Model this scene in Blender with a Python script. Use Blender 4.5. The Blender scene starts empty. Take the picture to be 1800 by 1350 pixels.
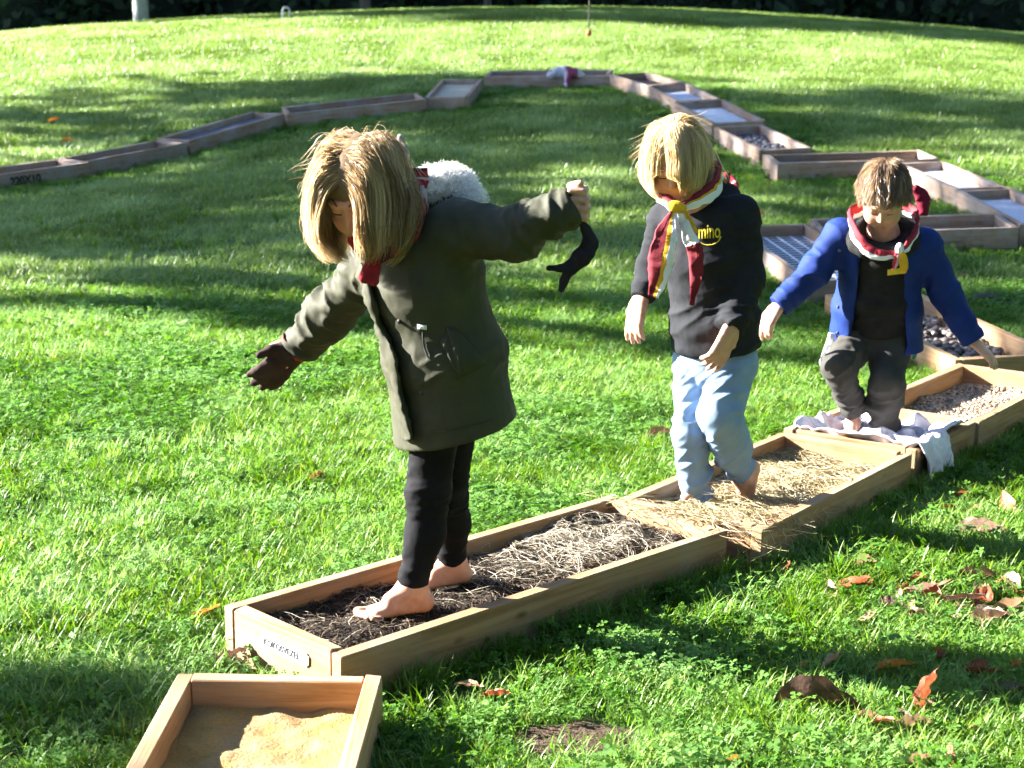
import bpy, bmesh, math, random
import numpy as np
from mathutils import Vector, Matrix
from mathutils.bvhtree import BVHTree

# ------------------------------------------------------------------ camera, sky, sun, exposure
scene = bpy.context.scene
FOC, HORIZON, CAM_H = 3084.2, -102.9, 1.58          # focal length in photo pixels (1800 wide), horizon row, eye height
PITCH = math.atan((675 - HORIZON) / FOC)
cam_data = bpy.data.cameras.new('camera')
cam = bpy.data.objects.new('camera', cam_data)
scene.collection.objects.link(cam)
scene.camera = cam
cam.location = (0, 0, CAM_H)
cam.rotation_euler = (math.pi / 2 - PITCH, 0, 0)
cam_data.sensor_width = 36
cam_data.lens = FOC / 1800 * 36
cam_data.clip_start, cam_data.clip_end = 0.1, 500
cam_data.dof.use_dof = True
cam_data.dof.focus_distance = 4.6
cam_data.dof.aperture_fstop = 7.1

SUN_EL, SUN_AZ = math.radians(24), math.radians(15)   # light travels to (cos az, -sin az): from the left, a little behind
TO_SUN = np.array([-math.cos(SUN_EL) * math.cos(SUN_AZ), math.cos(SUN_EL) * math.sin(SUN_AZ), math.sin(SUN_EL)])
world = bpy.data.worlds.new('World')
scene.world = world
world.use_nodes = True
wn = world.node_tree
sky = wn.nodes.new('ShaderNodeTexSky')
sky.sky_type = 'NISHITA'
sky.sun_disc = False
sky.air_density = 0.7
sky.dust_density = 0.3
sky.sun_elevation = SUN_EL
sky.sun_rotation = math.atan2(TO_SUN[0], TO_SUN[1])
bg = wn.nodes['Background']
wn.links.new(sky.outputs[0], bg.inputs[0])
bg.inputs[1].default_value = 0.05
sun_data = bpy.data.lights.new('sun', 'SUN')
sun_data.energy = 5.0
sun_data.angle = math.radians(0.53)
sun_data.color = (1.0, 0.96, 0.89)
sun = bpy.data.objects.new('sun', sun_data)
scene.collection.objects.link(sun)
sun.rotation_euler = Vector(TO_SUN).to_track_quat('Z', 'Y').to_euler()
sun.location = (-20, 8, 12)
scene.view_settings.view_transform = 'Standard'
scene.view_settings.look = 'None'
scene.view_settings.exposure = 3.35
scene.view_settings.gamma = 1.0
scene.render.engine = 'CYCLES'
scene.cycles.max_bounces = 4
scene.cycles.diffuse_bounces = 2
scene.cycles.glossy_bounces = 1
scene.cycles.transmission_bounces = 2
scene.cycles.transparent_max_bounces = 4
scene.cycles.use_adaptive_sampling = True
scene.cycles.adaptive_threshold = 0.025
scene.cycles.caustics_reflective = False
scene.cycles.caustics_refractive = False
scene.cycles.use_light_tree = False
scene.cycles.use_denoising = True

# ------------------------------------------------------------------ helpers
COL = scene.collection
rng = np.random.default_rng(7)
random.seed(7)
CP, SP = math.cos(PITCH), math.sin(PITCH)

def ray(u, v):
    x, z = (u - 900) / FOC, -(v - 675) / FOC
    return np.array([x, CP + z * SP, -SP + z * CP])

def at_y(u, v, y):                                   # point seen at photo pixel (u, v) on the upright plane at distance y
    d = ray(u, v)
    return d * (y / d[1]) + np.array([0, 0, CAM_H])

def at_z(u, v, z):
    d = ray(u, v)
    return d * ((z - CAM_H) / d[2]) + np.array([0, 0, CAM_H])

def nrm(v):
    v = np.asarray(v, float)
    return v / (np.linalg.norm(v) + 1e-12)

def vnoise(p, seed=0):                               # value noise 0..1 on an (n,3) or (n,2) array
    p = np.asarray(p, float)
    if p.shape[-1] == 2:
        p = np.concatenate([p, np.zeros(p.shape[:-1] + (1,))], -1)
    i = np.floor(p).astype(np.int64)
    f = p - i
    f = f * f * (3 - 2 * f)
    def h(a, b, c):
        n = (a * 374761393 + b * 668265263 + c * 2147483647 + seed * 974711) & 0xffffffff
        n = ((n ^ (n >> 13)) * 1274126177) & 0xffffffff
        return ((n ^ (n >> 16)) & 0xffff) / 65535.0
    out = 0
    for dx in (0, 1):
        for dy in (0, 1):
            for dz in (0, 1):
                w = (f[..., 0] if dx else 1 - f[..., 0]) * (f[..., 1] if dy else 1 - f[..., 1]) * (f[..., 2] if dz else 1 - f[..., 2])
                out = out + w * h(i[..., 0] + dx, i[..., 1] + dy, i[..., 2] + dz)
    return out

def fbm(p, octs=3, seed=0):
    s, a, t = 0, 1, 0
    p = np.asarray(p, float)
    for o in range(octs):
        s = s + a * vnoise(p * 2 ** o, seed + o)
        t += a
        a *= 0.5
    return s / t

def mesh_obj(name, verts, faces, mat=None, parent=None, smooth=True, origin=None):
    verts = np.asarray(verts, float)
    if origin is not None:
        verts = verts - np.asarray(origin)
    me = bpy.data.meshes.new(name)
    if isinstance(faces, np.ndarray):
        k = faces.shape[1]
        me.vertices.add(len(verts))
        me.vertices.foreach_set('co', verts.astype(np.float32).ravel())
        me.loops.add(faces.size)
        me.loops.foreach_set('vertex_index', faces.astype(np.int32).ravel())
        me.polygons.add(len(faces))
        me.polygons.foreach_set('loop_start', np.arange(0, faces.size, k, dtype=np.int32))
        me.polygons.foreach_set('loop_total', np.full(len(faces), k, dtype=np.int32))
        me.update(calc_edges=True)
        me.validate()
    else:
        me.from_pydata(verts.tolist(), [], faces)
        me.update()
    if smooth:
        me.polygons.foreach_set('use_smooth', np.ones(len(me.polygons), bool))
    if mat:
        me.materials.append(mat)
    o = bpy.data.objects.new(name, me)
    COL.objects.link(o)
    if origin is not None:
        o.location = origin
    if parent is not None:
        o.parent = parent
        if origin is not None:
            o.matrix_parent_inverse = Matrix.Identity(4)
            o.location = np.asarray(origin) - np.asarray(parent.location)
    return o

def tag(o, label=None, cat=None, group=None, kind=None):
    for k, v in (('label', label), ('category', cat), ('group', group), ('kind', kind)):
        if v:
            o[k] = v
    return o

def empty(name, loc, label=None, cat=None, group=None):
    o = bpy.data.objects.new(name, None)
    o.empty_display_size = 0.1
    COL.objects.link(o)
    o.location = loc
    return tag(o, label, cat, group)

def vattr(o, name, vals, typ='FLOAT'):
    a = o.data.attributes.new(name, typ, 'POINT')
    if typ == 'FLOAT':
        a.data.foreach_set('value', np.asarray(vals, np.float32))
    elif typ == 'FLOAT_COLOR':
        a.data.foreach_set('color', np.asarray(vals, np.float32).ravel())
    elif typ == 'FLOAT_VECTOR':
        a.data.foreach_set('vector', np.asarray(vals, np.float32).ravel())
    elif typ == 'INT':
        a.data.foreach_set('value', np.asarray(vals, np.int32))

# ---- material helpers
def new_mat(name):
    m = bpy.data.materials.new(name)
    m.use_nodes = True
    nt = m.node_tree
    return m, nt, nt.nodes['Principled BSDF']

def N(nt, typ, **kw):
    n = nt.nodes.new(typ)
    for k, v in kw.items():
        if k in n.inputs:
            n.inputs[k].default_value = v
        else:
            setattr(n, k, v)
    return n

def ramp(nt, fac, stops):
    r = nt.nodes.new('ShaderNodeValToRGB')
    e = r.color_ramp.elements
    while len(e) < len(stops):
        e.new(0.5)
    for el, (p, c) in zip(e, stops):
        el.position = p
        el.color = (*c, 1)
    nt.links.new(fac, r.inputs[0])
    return r.outputs[0]

def noise_fac(nt, scale, detail=3, coord='Object', stretch=None, rough=0.6):
    tc = nt.nodes.new('ShaderNodeTexCoord')
    src = tc.outputs[coord]
    if stretch:
        mp = nt.nodes.new('ShaderNodeMapping')
        mp.inputs['Scale'].default_value = stretch
        nt.links.new(src, mp.inputs[0])
        src = mp.outputs[0]
    n = N(nt, 'ShaderNodeTexNoise', Scale=scale, Detail=detail, Roughness=rough)
    nt.links.new(src, n.inputs['Vector'])
    return n.outputs[0]

def bump(nt, bsdf, fac, strength, dist=0.01):
    b = N(nt, 'ShaderNodeBump', Strength=strength, Distance=dist)
    nt.links.new(fac, b.inputs['Height'])
    nt.links.new(b.outputs[0], bsdf.inputs['Normal'])

def simple(name, c1, c2, scale=40, rough=0.8, bmp=0.3, bdist=0.004, coord='Object', spec=0.3, stretch=None, lo=0.3, hi=0.7):
    m, nt, b = new_mat(name)
    f = noise_fac(nt, scale, 4, coord, stretch)
    nt.links.new(ramp(nt, f, [(lo, c1), (hi, c2)]), b.inputs['Base Color'])
    b.inputs['Roughness'].default_value = rough
    b.inputs['Specular IOR Level'].default_value = spec
    if bmp:
        bump(nt, b, f, bmp, bdist)
    return m

def fabric(name, c1, c2, weave=900, scale=14, rough=0.9, bmp=0.25, sheen=0.0):
    m, nt, b = new_mat(name)
    f = noise_fac(nt, scale, 4)
    nt.links.new(ramp(nt, f, [(0.3, c1), (0.7, c2)]), b.inputs['Base Color'])
    b.inputs['Roughness'].default_value = rough
    b.inputs['Specular IOR Level'].default_value = 0.12
    b.inputs['Sheen Weight'].default_value = 0.0
    bump(nt, b, noise_fac(nt, weave, 2), bmp, 0.002)
    return m

def leafmat(name, stops, trans=0.35, rough=0.45, coord='rand', nscale=0.4, spec=0.4, tip=None, patch=None):
    """diffuse + translucent foliage; colour varies per instance or with a noise"""
    m, nt, b = new_mat(name)
    if coord == 'rand':
        oi = nt.nodes.new('ShaderNodeObjectInfo')
        fac = oi.outputs['Random']
    elif coord == 'attr':
        at = nt.nodes.new('ShaderNodeAttribute')
        at.attribute_name = 'hue'
        fac = at.outputs['Fac']
    else:
        fac = noise_fac(nt, nscale, 3)
    col = ramp(nt, fac, stops)
    if tip:
        at = nt.nodes.new('ShaderNodeAttribute')
        at.attribute_name = 'tip'
        mx = N(nt, 'ShaderNodeMix', data_type='RGBA', blend_type='MIX')
        ml = N(nt, 'ShaderNodeMath', operation='MULTIPLY')
        ml.inputs[1].default_value = tip[1]
        nt.links.new(at.outputs['Fac'], ml.inputs[0])
        nt.links.new(ml.outputs[0], mx.inputs[0])
        nt.links.new(col, mx.inputs[6])
        mx.inputs[7].default_value = (*tip[0], 1)
        col = mx.outputs[2]
    if patch:                                             # drifts of paler, dewy and darker turf across the lawn
        ge = nt.nodes.new('ShaderNodeNewGeometry')
        pn = N(nt, 'ShaderNodeTexNoise', Scale=patch, Detail=4.0, Roughness=0.65)
        nt.links.new(ge.outputs['Position'], pn.inputs['Vector'])
        ph = N(nt, 'ShaderNodeHueSaturation')
        for sock, lo_, hi_ in (('Value', 0.55, 1.5), ('Saturation', 1.15, 0.8)):
            mr = N(nt, 'ShaderNodeMapRange')
            mr.inputs[1].default_value, mr.inputs[2].default_value = 0.3, 0.7
            mr.inputs[3].default_value, mr.inputs[4].default_value = lo_, hi_
            nt.links.new(pn.outputs[0], mr.inputs[0]); nt.links.new(mr.outputs[0], ph.inputs[sock])
        nt.links.new(col, ph.inputs['Color'])
        col = ph.outputs[0]
    nt.links.new(col, b.inputs['Base Color'])
    b.inputs['Roughness'].default_value = rough
    b.inputs['Specular IOR Level'].default_value = spec
    tr = nt.nodes.new('ShaderNodeBsdfTranslucent')
    hs = N(nt, 'ShaderNodeHueSaturation', Saturation=1.1, Value=1.5)
    nt.links.new(col, hs.inputs['Color'])
    nt.links.new(hs.outputs[0], tr.inputs['Color'])
    mix = N(nt, 'ShaderNodeMixShader')
    mix.inputs[0].default_value = trans
    nt.links.new(b.outputs[0], mix.inputs[1])
    nt.links.new(tr.outputs[0], mix.inputs[2])
    nt.links.new(mix.outputs[0], nt.nodes['Material Output'].inputs['Surface'])
    return m

def wood_mat(name, light, dark, grey, seed=0.0, greyness=0.35):
    m, nt, b = new_mat(name)
    tc = nt.nodes.new('ShaderNodeTexCoord')
    oi = nt.nodes.new('ShaderNodeObjectInfo')
    off = N(nt, 'ShaderNodeVectorMath', operation='ADD')
    mul = N(nt, 'ShaderNodeMath', operation='MULTIPLY')
    mul.inputs[1].default_value = 37.0
    nt.links.new(oi.outputs['Random'], mul.inputs[0])
    nt.links.new(tc.outputs['Object'], off.inputs[0])
    nt.links.new(mul.outputs[0], off.inputs[1])
    mp = N(nt, 'ShaderNodeMapping')
    mp.inputs['Scale'].default_value = (1.6, 26, 26)
    nt.links.new(off.outputs[0], mp.inputs[0])
    g = N(nt, 'ShaderNodeTexNoise', Scale=1.6, Detail=5.0, Roughness=0.65, Distortion=0.6)
    nt.links.new(mp.outputs[0], g.inputs['Vector'])
    col = ramp(nt, g.outputs[0], [(0.28, dark), (0.62, light)])
    # grey weathering and stains
    w = N(nt, 'ShaderNodeTexNoise', Scale=5.0, Detail=4.0, Roughness=0.7)
    nt.links.new(off.outputs[0], w.inputs['Vector'])
    wr = N(nt, 'ShaderNodeMapRange')
    wr.inputs[1].default_value, wr.inputs[2].default_value = 0.42, 0.72
    wr.inputs[4].default_value = greyness * 1.6
    nt.links.new(w.outputs[0], wr.inputs[0])
    mx = N(nt, 'ShaderNodeMix', data_type='RGBA')
    nt.links.new(wr.outputs[0], mx.inputs[0])
    nt.links.new(col, mx.inputs[6])
    mx.inputs[7].default_value = (*grey, 1)
    # knots
    vo = N(nt, 'ShaderNodeTexVoronoi', Scale=3.2)
    mp2 = N(nt, 'ShaderNodeMapping')
    mp2.inputs['Scale'].default_value = (1.0, 2.2, 2.2)
    nt.links.new(off.outputs[0], mp2.inputs[0])
    nt.links.new(mp2.outputs[0], vo.inputs['Vector'])
    kr = ramp(nt, vo.outputs['Distance'], [(0.03, (0, 0, 0)), (0.09, (1, 1, 1))])
    mk = N(nt, 'ShaderNodeMix', data_type='RGBA', blend_type='MULTIPLY')
    mk.inputs[0].default_value = 0.55
    nt.links.new(mx.outputs[2], mk.inputs[6])
    nt.links.new(kr, mk.inputs[7])
    hs = N(nt, 'ShaderNodeHueSaturation')
    vr = N(nt, 'ShaderNodeMapRange')
    vr.inputs[3].default_value, vr.inputs[4].default_value = 0.82, 1.12
    nt.links.new(oi.outputs['Random'], vr.inputs[0])
    nt.links.new(vr.outputs[0], hs.inputs['Value'])
    nt.links.new(mk.outputs[2], hs.inputs['Color'])
    nt.links.new(hs.outputs[0], b.inputs['Base Color'])
    b.inputs['Roughness'].default_value = 0.78
    b.inputs['Specular IOR Level'].default_value = 0.25
    bump(nt, b, g.outputs[0], 0.35, 0.004)
    return m

# ------------------------------------------------------------------ terrain
BOX = {  # x, y, yaw of long axis, length, width, ground height
 'B': (-0.049, 4.260, 0.772, 1.361, 0.444, -0.08), 'C': (0.800, 5.175, 0.985, 1.12, 0.475, -0.13),
 'D': (1.299, 5.934, 0.976, 0.60, 0.478, -0.18), 'E': (1.766, 6.587, 0.983, 1.05, 0.455, -0.23),
 'F': (1.962, 7.990, -1.362, 1.46, 0.49, -0.26), 'G': (1.664, 9.761, -1.43, 1.55, 0.489, -0.23),
 'H': (2.416, 10.494, 0.021, 1.168, 0.414, -0.19), 'I': (3.166, 10.958, -1.457, 1.08, 0.379, -0.13),
 'J': (3.014, 12.058, -1.423, 1.12, 0.364, -0.09), 'K': (2.474, 12.847, 0.103, 1.20, 0.43, -0.06),
 'L': (1.951, 13.809, -1.395, 1.20, 0.409, -0.02), 'M': (1.775, 15.244, -1.406, 1.285, 0.474, 0.05),
 'N': (1.590, 16.550, -1.429, 1.24, 0.413, 0.11), 'O': (1.347, 17.716, -1.27, 1.058, 0.421, 0.14),
 'P': (0.383, 18.430, -0.133, 1.296, 0.438, 0.14), 'Q': (-0.563, 17.486, -1.662, 1.24, 0.425, 0.07),
 'R': (-1.501, 16.848, 0.237, 1.324, 0.434, -0.02), 'S': (-2.639, 16.131, 0.964, 1.263, 0.396, -0.17),
 'T': (-3.331, 15.107, 0.887, 1.07, 0.403, -0.29), 'U': (-3.999, 14.239, 0.897, 1.077, 0.42, -0.32)}
RIM = 0.115
a0, a1 = at_z(306, 1194, 0.04), at_z(676, 1181, 0.04)
b0, b1 = at_z(218, 1350, 0.04), at_z(631, 1350, 0.04)
_dl = nrm(nrm(b0 - a0) + nrm(b1 - a1))[:2]
_c = (a0 + a1)[:2] / 2 + _dl * 0.62
BOX['A'] = (_c[0], _c[1], math.atan2(_dl[1], _dl[0]), 1.24, float(np.linalg.norm(a1 - a0)) * 0.985, -0.075)

ctrl = [(v[0], v[1], v[5]) for v in BOX.values()]
ctrl += [(-2, 2, -.08), (-1.2, 3, -.08), (0.2, 2.2, -.08), (1.2, 3, -.08), (2, 2, -.08), (-2, 0, -.08), (2, 0, -.08), (2.2, 5, -.17),
         (-2, 5, -.10), (-3, 8, -.22), (-1, 8, -.22), (-5, 11, -.30), (5, 8, -.22), (5.5, 14, -.02), (-8, 8, -.2), (9, 8, -.2), (0, 12, -.14),
         (-3, 12, -.26)]
for u, v in ((-150, 78), (0, 60), (200, 46), (450, 32), (700, 22), (900, 17), (1150, 18), (1350, 27), (1600, 44), (1800, 61), (1950, 75)):
    p = at_y(u, v + 3, 25.0)
    ctrl.append(tuple(p))
    ctrl.append((p[0] * 1.25, 31.0, p[2] - 0.35))
ctrl = np.array(ctrl)
def _tps_k(r2):
    return 0.5 * r2 * np.log(r2 + 1e-9)
_n = len(ctrl)
_K = _tps_k(((ctrl[:, None, :2] - ctrl[None, :, :2]) ** 2).sum(-1)) + np.eye(_n) * 0.05
_Pm = np.c_[np.ones(_n), ctrl[:, :2]]
_A = np.block([[_K, _Pm], [_Pm.T, np.zeros((3, 3))]])
_W = np.linalg.solve(_A, np.r_[ctrl[:, 2], 0, 0, 0])
def ground_z(xy):
    xy = np.atleast_2d(np.asarray(xy, float))
    xc = np.clip(xy, (-14, -2), (14, 31))
    out = np.empty(len(xc))
    for i in range(0, len(xc), 20000):
        q = xc[i:i + 20000]
        out[i:i + 20000] = _tps_k(((q[:, None] - ctrl[None, :, :2]) ** 2).sum(-1)) @ _W[:_n] + np.c_[np.ones(len(q)), q] @ _W[_n:]
    return out

def box_frame(key):
    x, y, yaw, L, W, _ = BOX[key]
    dl = np.array([math.cos(yaw), math.sin(yaw)])
    dw = np.array([-dl[1], dl[0]])
    cs = np.array([(x, y) + a * L * dl + b * W * dw for a, b in ((-.5, -.5), (.5, -.5), (.5, .5), (-.5, .5))])
    z = ground_z(cs)
    ga = (z[1] + z[2] - z[0] - z[3]) / 2 / L
    gb = (z[2] + z[3] - z[0] - z[1]) / 2 / W
    X = nrm([dl[0], dl[1], ga])
    Y0 = nrm([dw[0], dw[1], gb])
    Z = nrm(np.cross(X, Y0))
    Y = np.cross(Z, X)
    return np.array([x, y, z.mean()]), np.c_[X, Y, Z], L, W

def in_box(xy, grow=0.0):
    m = np.zeros(len(xy), bool)
    for x, y, yaw, L, W, _ in BOX.values():
        d = xy - np.array([x, y])
        a = d[:, 0] * math.cos(yaw) + d[:, 1] * math.sin(yaw)
        b = -d[:, 0] * math.sin(yaw) + d[:, 1] * math.cos(yaw)
        m |= (abs(a) < L / 2 + grow) & (abs(b) < W / 2 + grow)
    return m

SOIL_SPOTS = [(at_z(1003, 1297, -.08), 0.165, 0.10), (at_z(1745, 1060, -.1), 0.15, 0.09), (at_z(365, 937, -.1), 0.055, 0.03),
              (at_z(590, 1165, -.08), 0.06, 0.05), (at_z(400, 1155, -.08), 0.10, 0.05)]
def soil_mask(xy):
    m = np.zeros(len(xy))
    for p, rx, ry in SOIL_SPOTS:
        q = (xy - p[:2]) / np.array([rx, ry])
        m = np.maximum(m, np.clip(1.15 - np.sqrt((q ** 2).sum(1)) - 1.5 * (fbm(xy * 17, 3, 5) - 0.5), 0, 1))
    return np.clip(m * 2.4, 0, 1)

gx = np.r_[np.linspace(-90, -14, 14)[:-1], np.linspace(-14, -4, 30)[:-1], np.linspace(-4, 4, 161)[:-1], np.linspace(4, 14, 30)[:-1], np.linspace(14, 90, 14)]
gy = np.r_[np.linspace(-12, 1.5, 10)[:-1], np.linspace(1.5, 8, 131)[:-1], np.linspace(8, 20, 90)[:-1], np.linspace(20, 32, 40)[:-1], np.linspace(32, 160, 14)]
GX, GY = np.meshgrid(gx, gy)
gxy = np.c_[GX.ravel(), GY.ravel()]
sm = soil_mask(gxy)
gz = ground_z(gxy) - 0.012 + 0.02 * (fbm(gxy * 1.7, 3, 3) - 0.5) + 0.016 * sm * (0.2 + fbm(gxy * 45, 2, 9))
ib = in_box(gxy, -0.01)
gz[ib] -= 0.03
nx, ny = len(gx), len(gy)
idx = np.arange(nx * ny).reshape(ny, nx)
gf = np.stack([idx[:-1, :-1], idx[:-1, 1:], idx[1:, 1:], idx[1:, :-1]], -1).reshape(-1, 4)
m, nt, b = new_mat('turf_soil')
sa = nt.nodes.new('ShaderNodeAttribute'); sa.attribute_name = 'soil'
f1 = noise_fac(nt, 6, 5)
f2 = noise_fac(nt, 120, 4)
turf = ramp(nt, f1, [(0.3, (0.018, 0.05, 0.008)), (0.7, (0.035, 0.085, 0.014))])
soilc = ramp(nt, f2, [(0.3, (0.022, 0.014, 0.010)), (0.7, (0.11, 0.075, 0.052))])
mx = N(nt, 'ShaderNodeMix', data_type='RGBA')
nt.links.new(sa.outputs['Fac'], mx.inputs[0]); nt.links.new(turf, mx.inputs[6]); nt.links.new(soilc, mx.inputs[7])
nt.links.new(mx.outputs[2], b.inputs['Base Color'])
b.inputs['Roughness'].default_value = 0.95
b.inputs['Specular IOR Level'].default_value = 0.1
bump(nt, b, f2, 0.6, 0.02)
ground = mesh_obj('ground', np.c_[gxy, gz], gf, m)
vattr(ground, 'soil', sm)
tag(ground, 'lawn soil rising to a low grassy bank at the back', kind='structure')

# ------------------------------------------------------------------ wooden frames laid on the lawn
WOOD_NEW = wood_mat('wood_new', (0.40, 0.24, 0.12), (0.20, 0.105, 0.046), (0.31, 0.25, 0.19), greyness=0.35)
WOOD_OLD = wood_mat('wood_weathered', (0.36, 0.25, 0.18), (0.20, 0.125, 0.09), (0.38, 0.34, 0.33), greyness=0.55)

def bevel_box(sx, sy, sz, bv=0.003, seed=0):
    bm = bmesh.new()
    bmesh.ops.create_cube(bm, size=1)
    bmesh.ops.scale(bm, vec=(sx, sy, sz), verts=bm.verts)
    bmesh.ops.bevel(bm, geom=bm.edges[:], offset=bv, segments=1, affect='EDGES', profile=0.5)
    r = random.Random(seed)
    tw = r.uniform(-.004, .004)
    for vtx in bm.verts:                                  # a board is never quite true
        vtx.co.z += tw * vtx.co.x / max(sx, .1) * 2 * (1 if vtx.co.y > 0 else -.3)
        vtx.co.y += r.uniform(-.0007, .0007)
    return bm

bm = bmesh.new()
bmesh.ops.create_cone(bm, cap_ends=True, segments=10, radius1=.0042, radius2=.0034, depth=.0012)
bmesh.ops.rotate(bm, matrix=Matrix.Rotation(math.pi / 2, 3, 'X'), verts=bm.verts)
SCREW = bpy.data.meshes.new('screw'); bm.to_mesh(SCREW); bm.free()
SCREW.materials.append(simple('dull_steel', (.10, .09, .08), (.16, .15, .14), 30, .5, 0))

def make_box(key, label, mat, T=0.036):
    o, R, L, W = box_frame(key)
    e = empty('wooden_frame', o, label, 'wooden frame', 'wooden frames of the barefoot path')
    e.rotation_euler = Matrix(R.tolist()).to_euler()
    h = RIM + 0.03
    zc = RIM - h / 2
    for i, (sx, px, py, rz) in enumerate(((L, 0, -(W - T) / 2, 0), (L, 0, (W - T) / 2, math.pi),
                                          (W - 2 * T - .002, -(L - T) / 2 + .003, 0, math.pi / 2), (W - 2 * T - .002, (L - T) / 2 - .003, 0, -math.pi / 2))):
        bm = bevel_box(sx, T, h, seed=hash(key) % 97 + i)
        me = bpy.data.meshes.new('plank')
        bm.to_mesh(me); bm.free()
        me.materials.append(mat)
        p = bpy.data.objects.new('plank', me)
        COL.objects.link(p)
        p.parent = e
        r = random.Random(ord(key) * 7 + i)
        p.location = (px + r.uniform(-.002, .002), py, zc + r.uniform(-.004, .004))
        p.rotation_euler = (0, 0, rz + r.uniform(-.004, .004))
        if key in 'ABCDEF' and i < 2:
            for sx_ in (-1, 1):
                for sz_ in (-.028, .022):
                    q_ = bpy.data.objects.new('screw', SCREW)
                    COL.objects.link(q_)
                    q_.parent = p
                    q_.location = (sx_ * (L / 2 - T / 2 - .002), -T / 2 - .0003, sz_ + r.uniform(-.004, .004))
    return e

LABELS = {
 'A': 'new wooden frame half filled with yellow sand, nearest, cut by the bottom edge',
 'B': 'long new wooden frame holding dark soil with a white name plate on its end',
 'C': 'wooden frame filled with straw where the girl in pale jeans walks',
 'D': 'short wooden frame under the crumpled pale cloth where the boy stands',
 'E': 'wooden frame of pale brown pebbles at the right edge behind the cloth',
 'F': 'wooden frame of dark grey stones behind the boy, near his lowered hand',
 'G': 'wooden frame with a pale slotted mat between the blonde girl and the boy',
 'H': 'empty wooden frame lying crosswise behind the head of the boy',
 'I': 'wooden frame with pale blue-grey filling cut by the right edge of the photo',
 'J': 'wooden frame with whitish filling just right above the head of the boy',
 'K': 'long crosswise empty wooden frame on the right, behind the boy, casting a reddish inner shade',
 'L': 'wooden frame of dark bluish gravel right of the blonde girl head',
 'M': 'wooden frame with a white filling touching the blonde girl head',
 'N': 'wooden frame with grey filling, second from the top bend on the right',
 'O': 'wooden frame at the top right bend of the path, next to the crosswise one',
 'P': 'crosswise wooden frame at the far top with a bundle of cloth on it',
 'Q': 'squarish weathered wooden frame with pale sand at the far top left bend',
 'R': 'long crosswise dark wooden frame left of the pale sand frame at the back',
 'S': 'slanting wooden frame with dark filling and grey patches at the left back',
 'T': 'slanting wooden frame with black filling, second from the left photo edge',
 'U': 'wooden frame stencilled 220X10 at the left edge of the photo'}
boxes = {k: make_box(k, LABELS[k], WOOD_NEW if k in 'ABCDEF' else WOOD_OLD) for k in sorted(BOX)}

def to_world(key, pts):
    o, R, L, W = box_frame(key)
    return np.asarray(pts) @ R.T + o

T = 0.036
def fill_sheet(key, name, mat, label, cat, level, amp, freq, res=0.02, kind='stuff', shape=None, octs=3):
    """a lumpy filling lying between the planks"""
    o, R, L, W = box_frame(key)
    hx, hy = L / 2 - T - .001, W / 2 - T - .001
    nx_, ny_ = max(8, int(2 * hx / res)), max(6, int(2 * hy / res))
    X, Y = np.meshgrid(np.linspace(-hx, hx, nx_), np.linspace(-hy, hy, ny_))
    p = np.c_[X.ravel(), Y.ravel()]
    z = level + amp * (fbm(p * freq + ord(key), octs, ord(key)) - 0.5) * 2
    if shape is not None:
        z = z + shape(p, hx, hy)
    i_ = np.arange(nx_ * ny_).reshape(ny_, nx_)
    fc = np.stack([i_[:-1, :-1], i_[:-1, 1:], i_[1:, 1:], i_[1:, :-1]], -1).reshape(-1, 4)
    w = to_world(key, np.c_[p, z])
    ob = mesh_obj(name, w, fc, mat, origin=o)
    return tag(ob, label, cat, kind=kind), (lambda q: np.interp(0, [0], [level]))

def strands(pts_list, rad, taper=True, sides=3):
    """pts_list: (n, k, 3) array of polylines -> thin tubes"""
    P = np.asarray(pts_list)
    n, k, _ = P.shape
    t = np.gradient(P, axis=1)
    t /= np.linalg.norm(t, axis=2, keepdims=True) + 1e-9
    ref = np.where(abs(t[..., 2:3]) > .9, np.array([1., 0, 0]), np.array([0, 0, 1.]))
    s = np.cross(t, ref); s /= np.linalg.norm(s, axis=2, keepdims=True) + 1e-9
    u = np.cross(s, t)
    r = np.asarray(rad)
    r = r[:, None] * np.ones((n, k)) if r.ndim == 1 else np.full((n, k), float(r))
    if taper:
        r = r * np.interp(np.linspace(0, 1, k), [0, .15, .6, 1], [.7, 1, .85, .25])[None]
    V = []
    for j in range(sides):
        a = 2 * math.pi * j / sides
        V.append(P + r[..., None] * (math.cos(a) * s + math.sin(a) * u))
    V = np.stack(V, 2).reshape(-1, 3)
    base = np.arange(n)[:, None, None] * (k * sides) + np.arange(k - 1)[None, :, None] * sides + np.arange(sides)[None, None, :]
    nxt = np.arange(n)[:, None, None] * (k * sides) + np.arange(k - 1)[None, :, None] * sides + (np.arange(sides)[None, None, :] + 1) % sides
    F = np.stack([base, nxt, nxt + sides, base + sides], -1).reshape(-1, 4)
    return V, F

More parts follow.
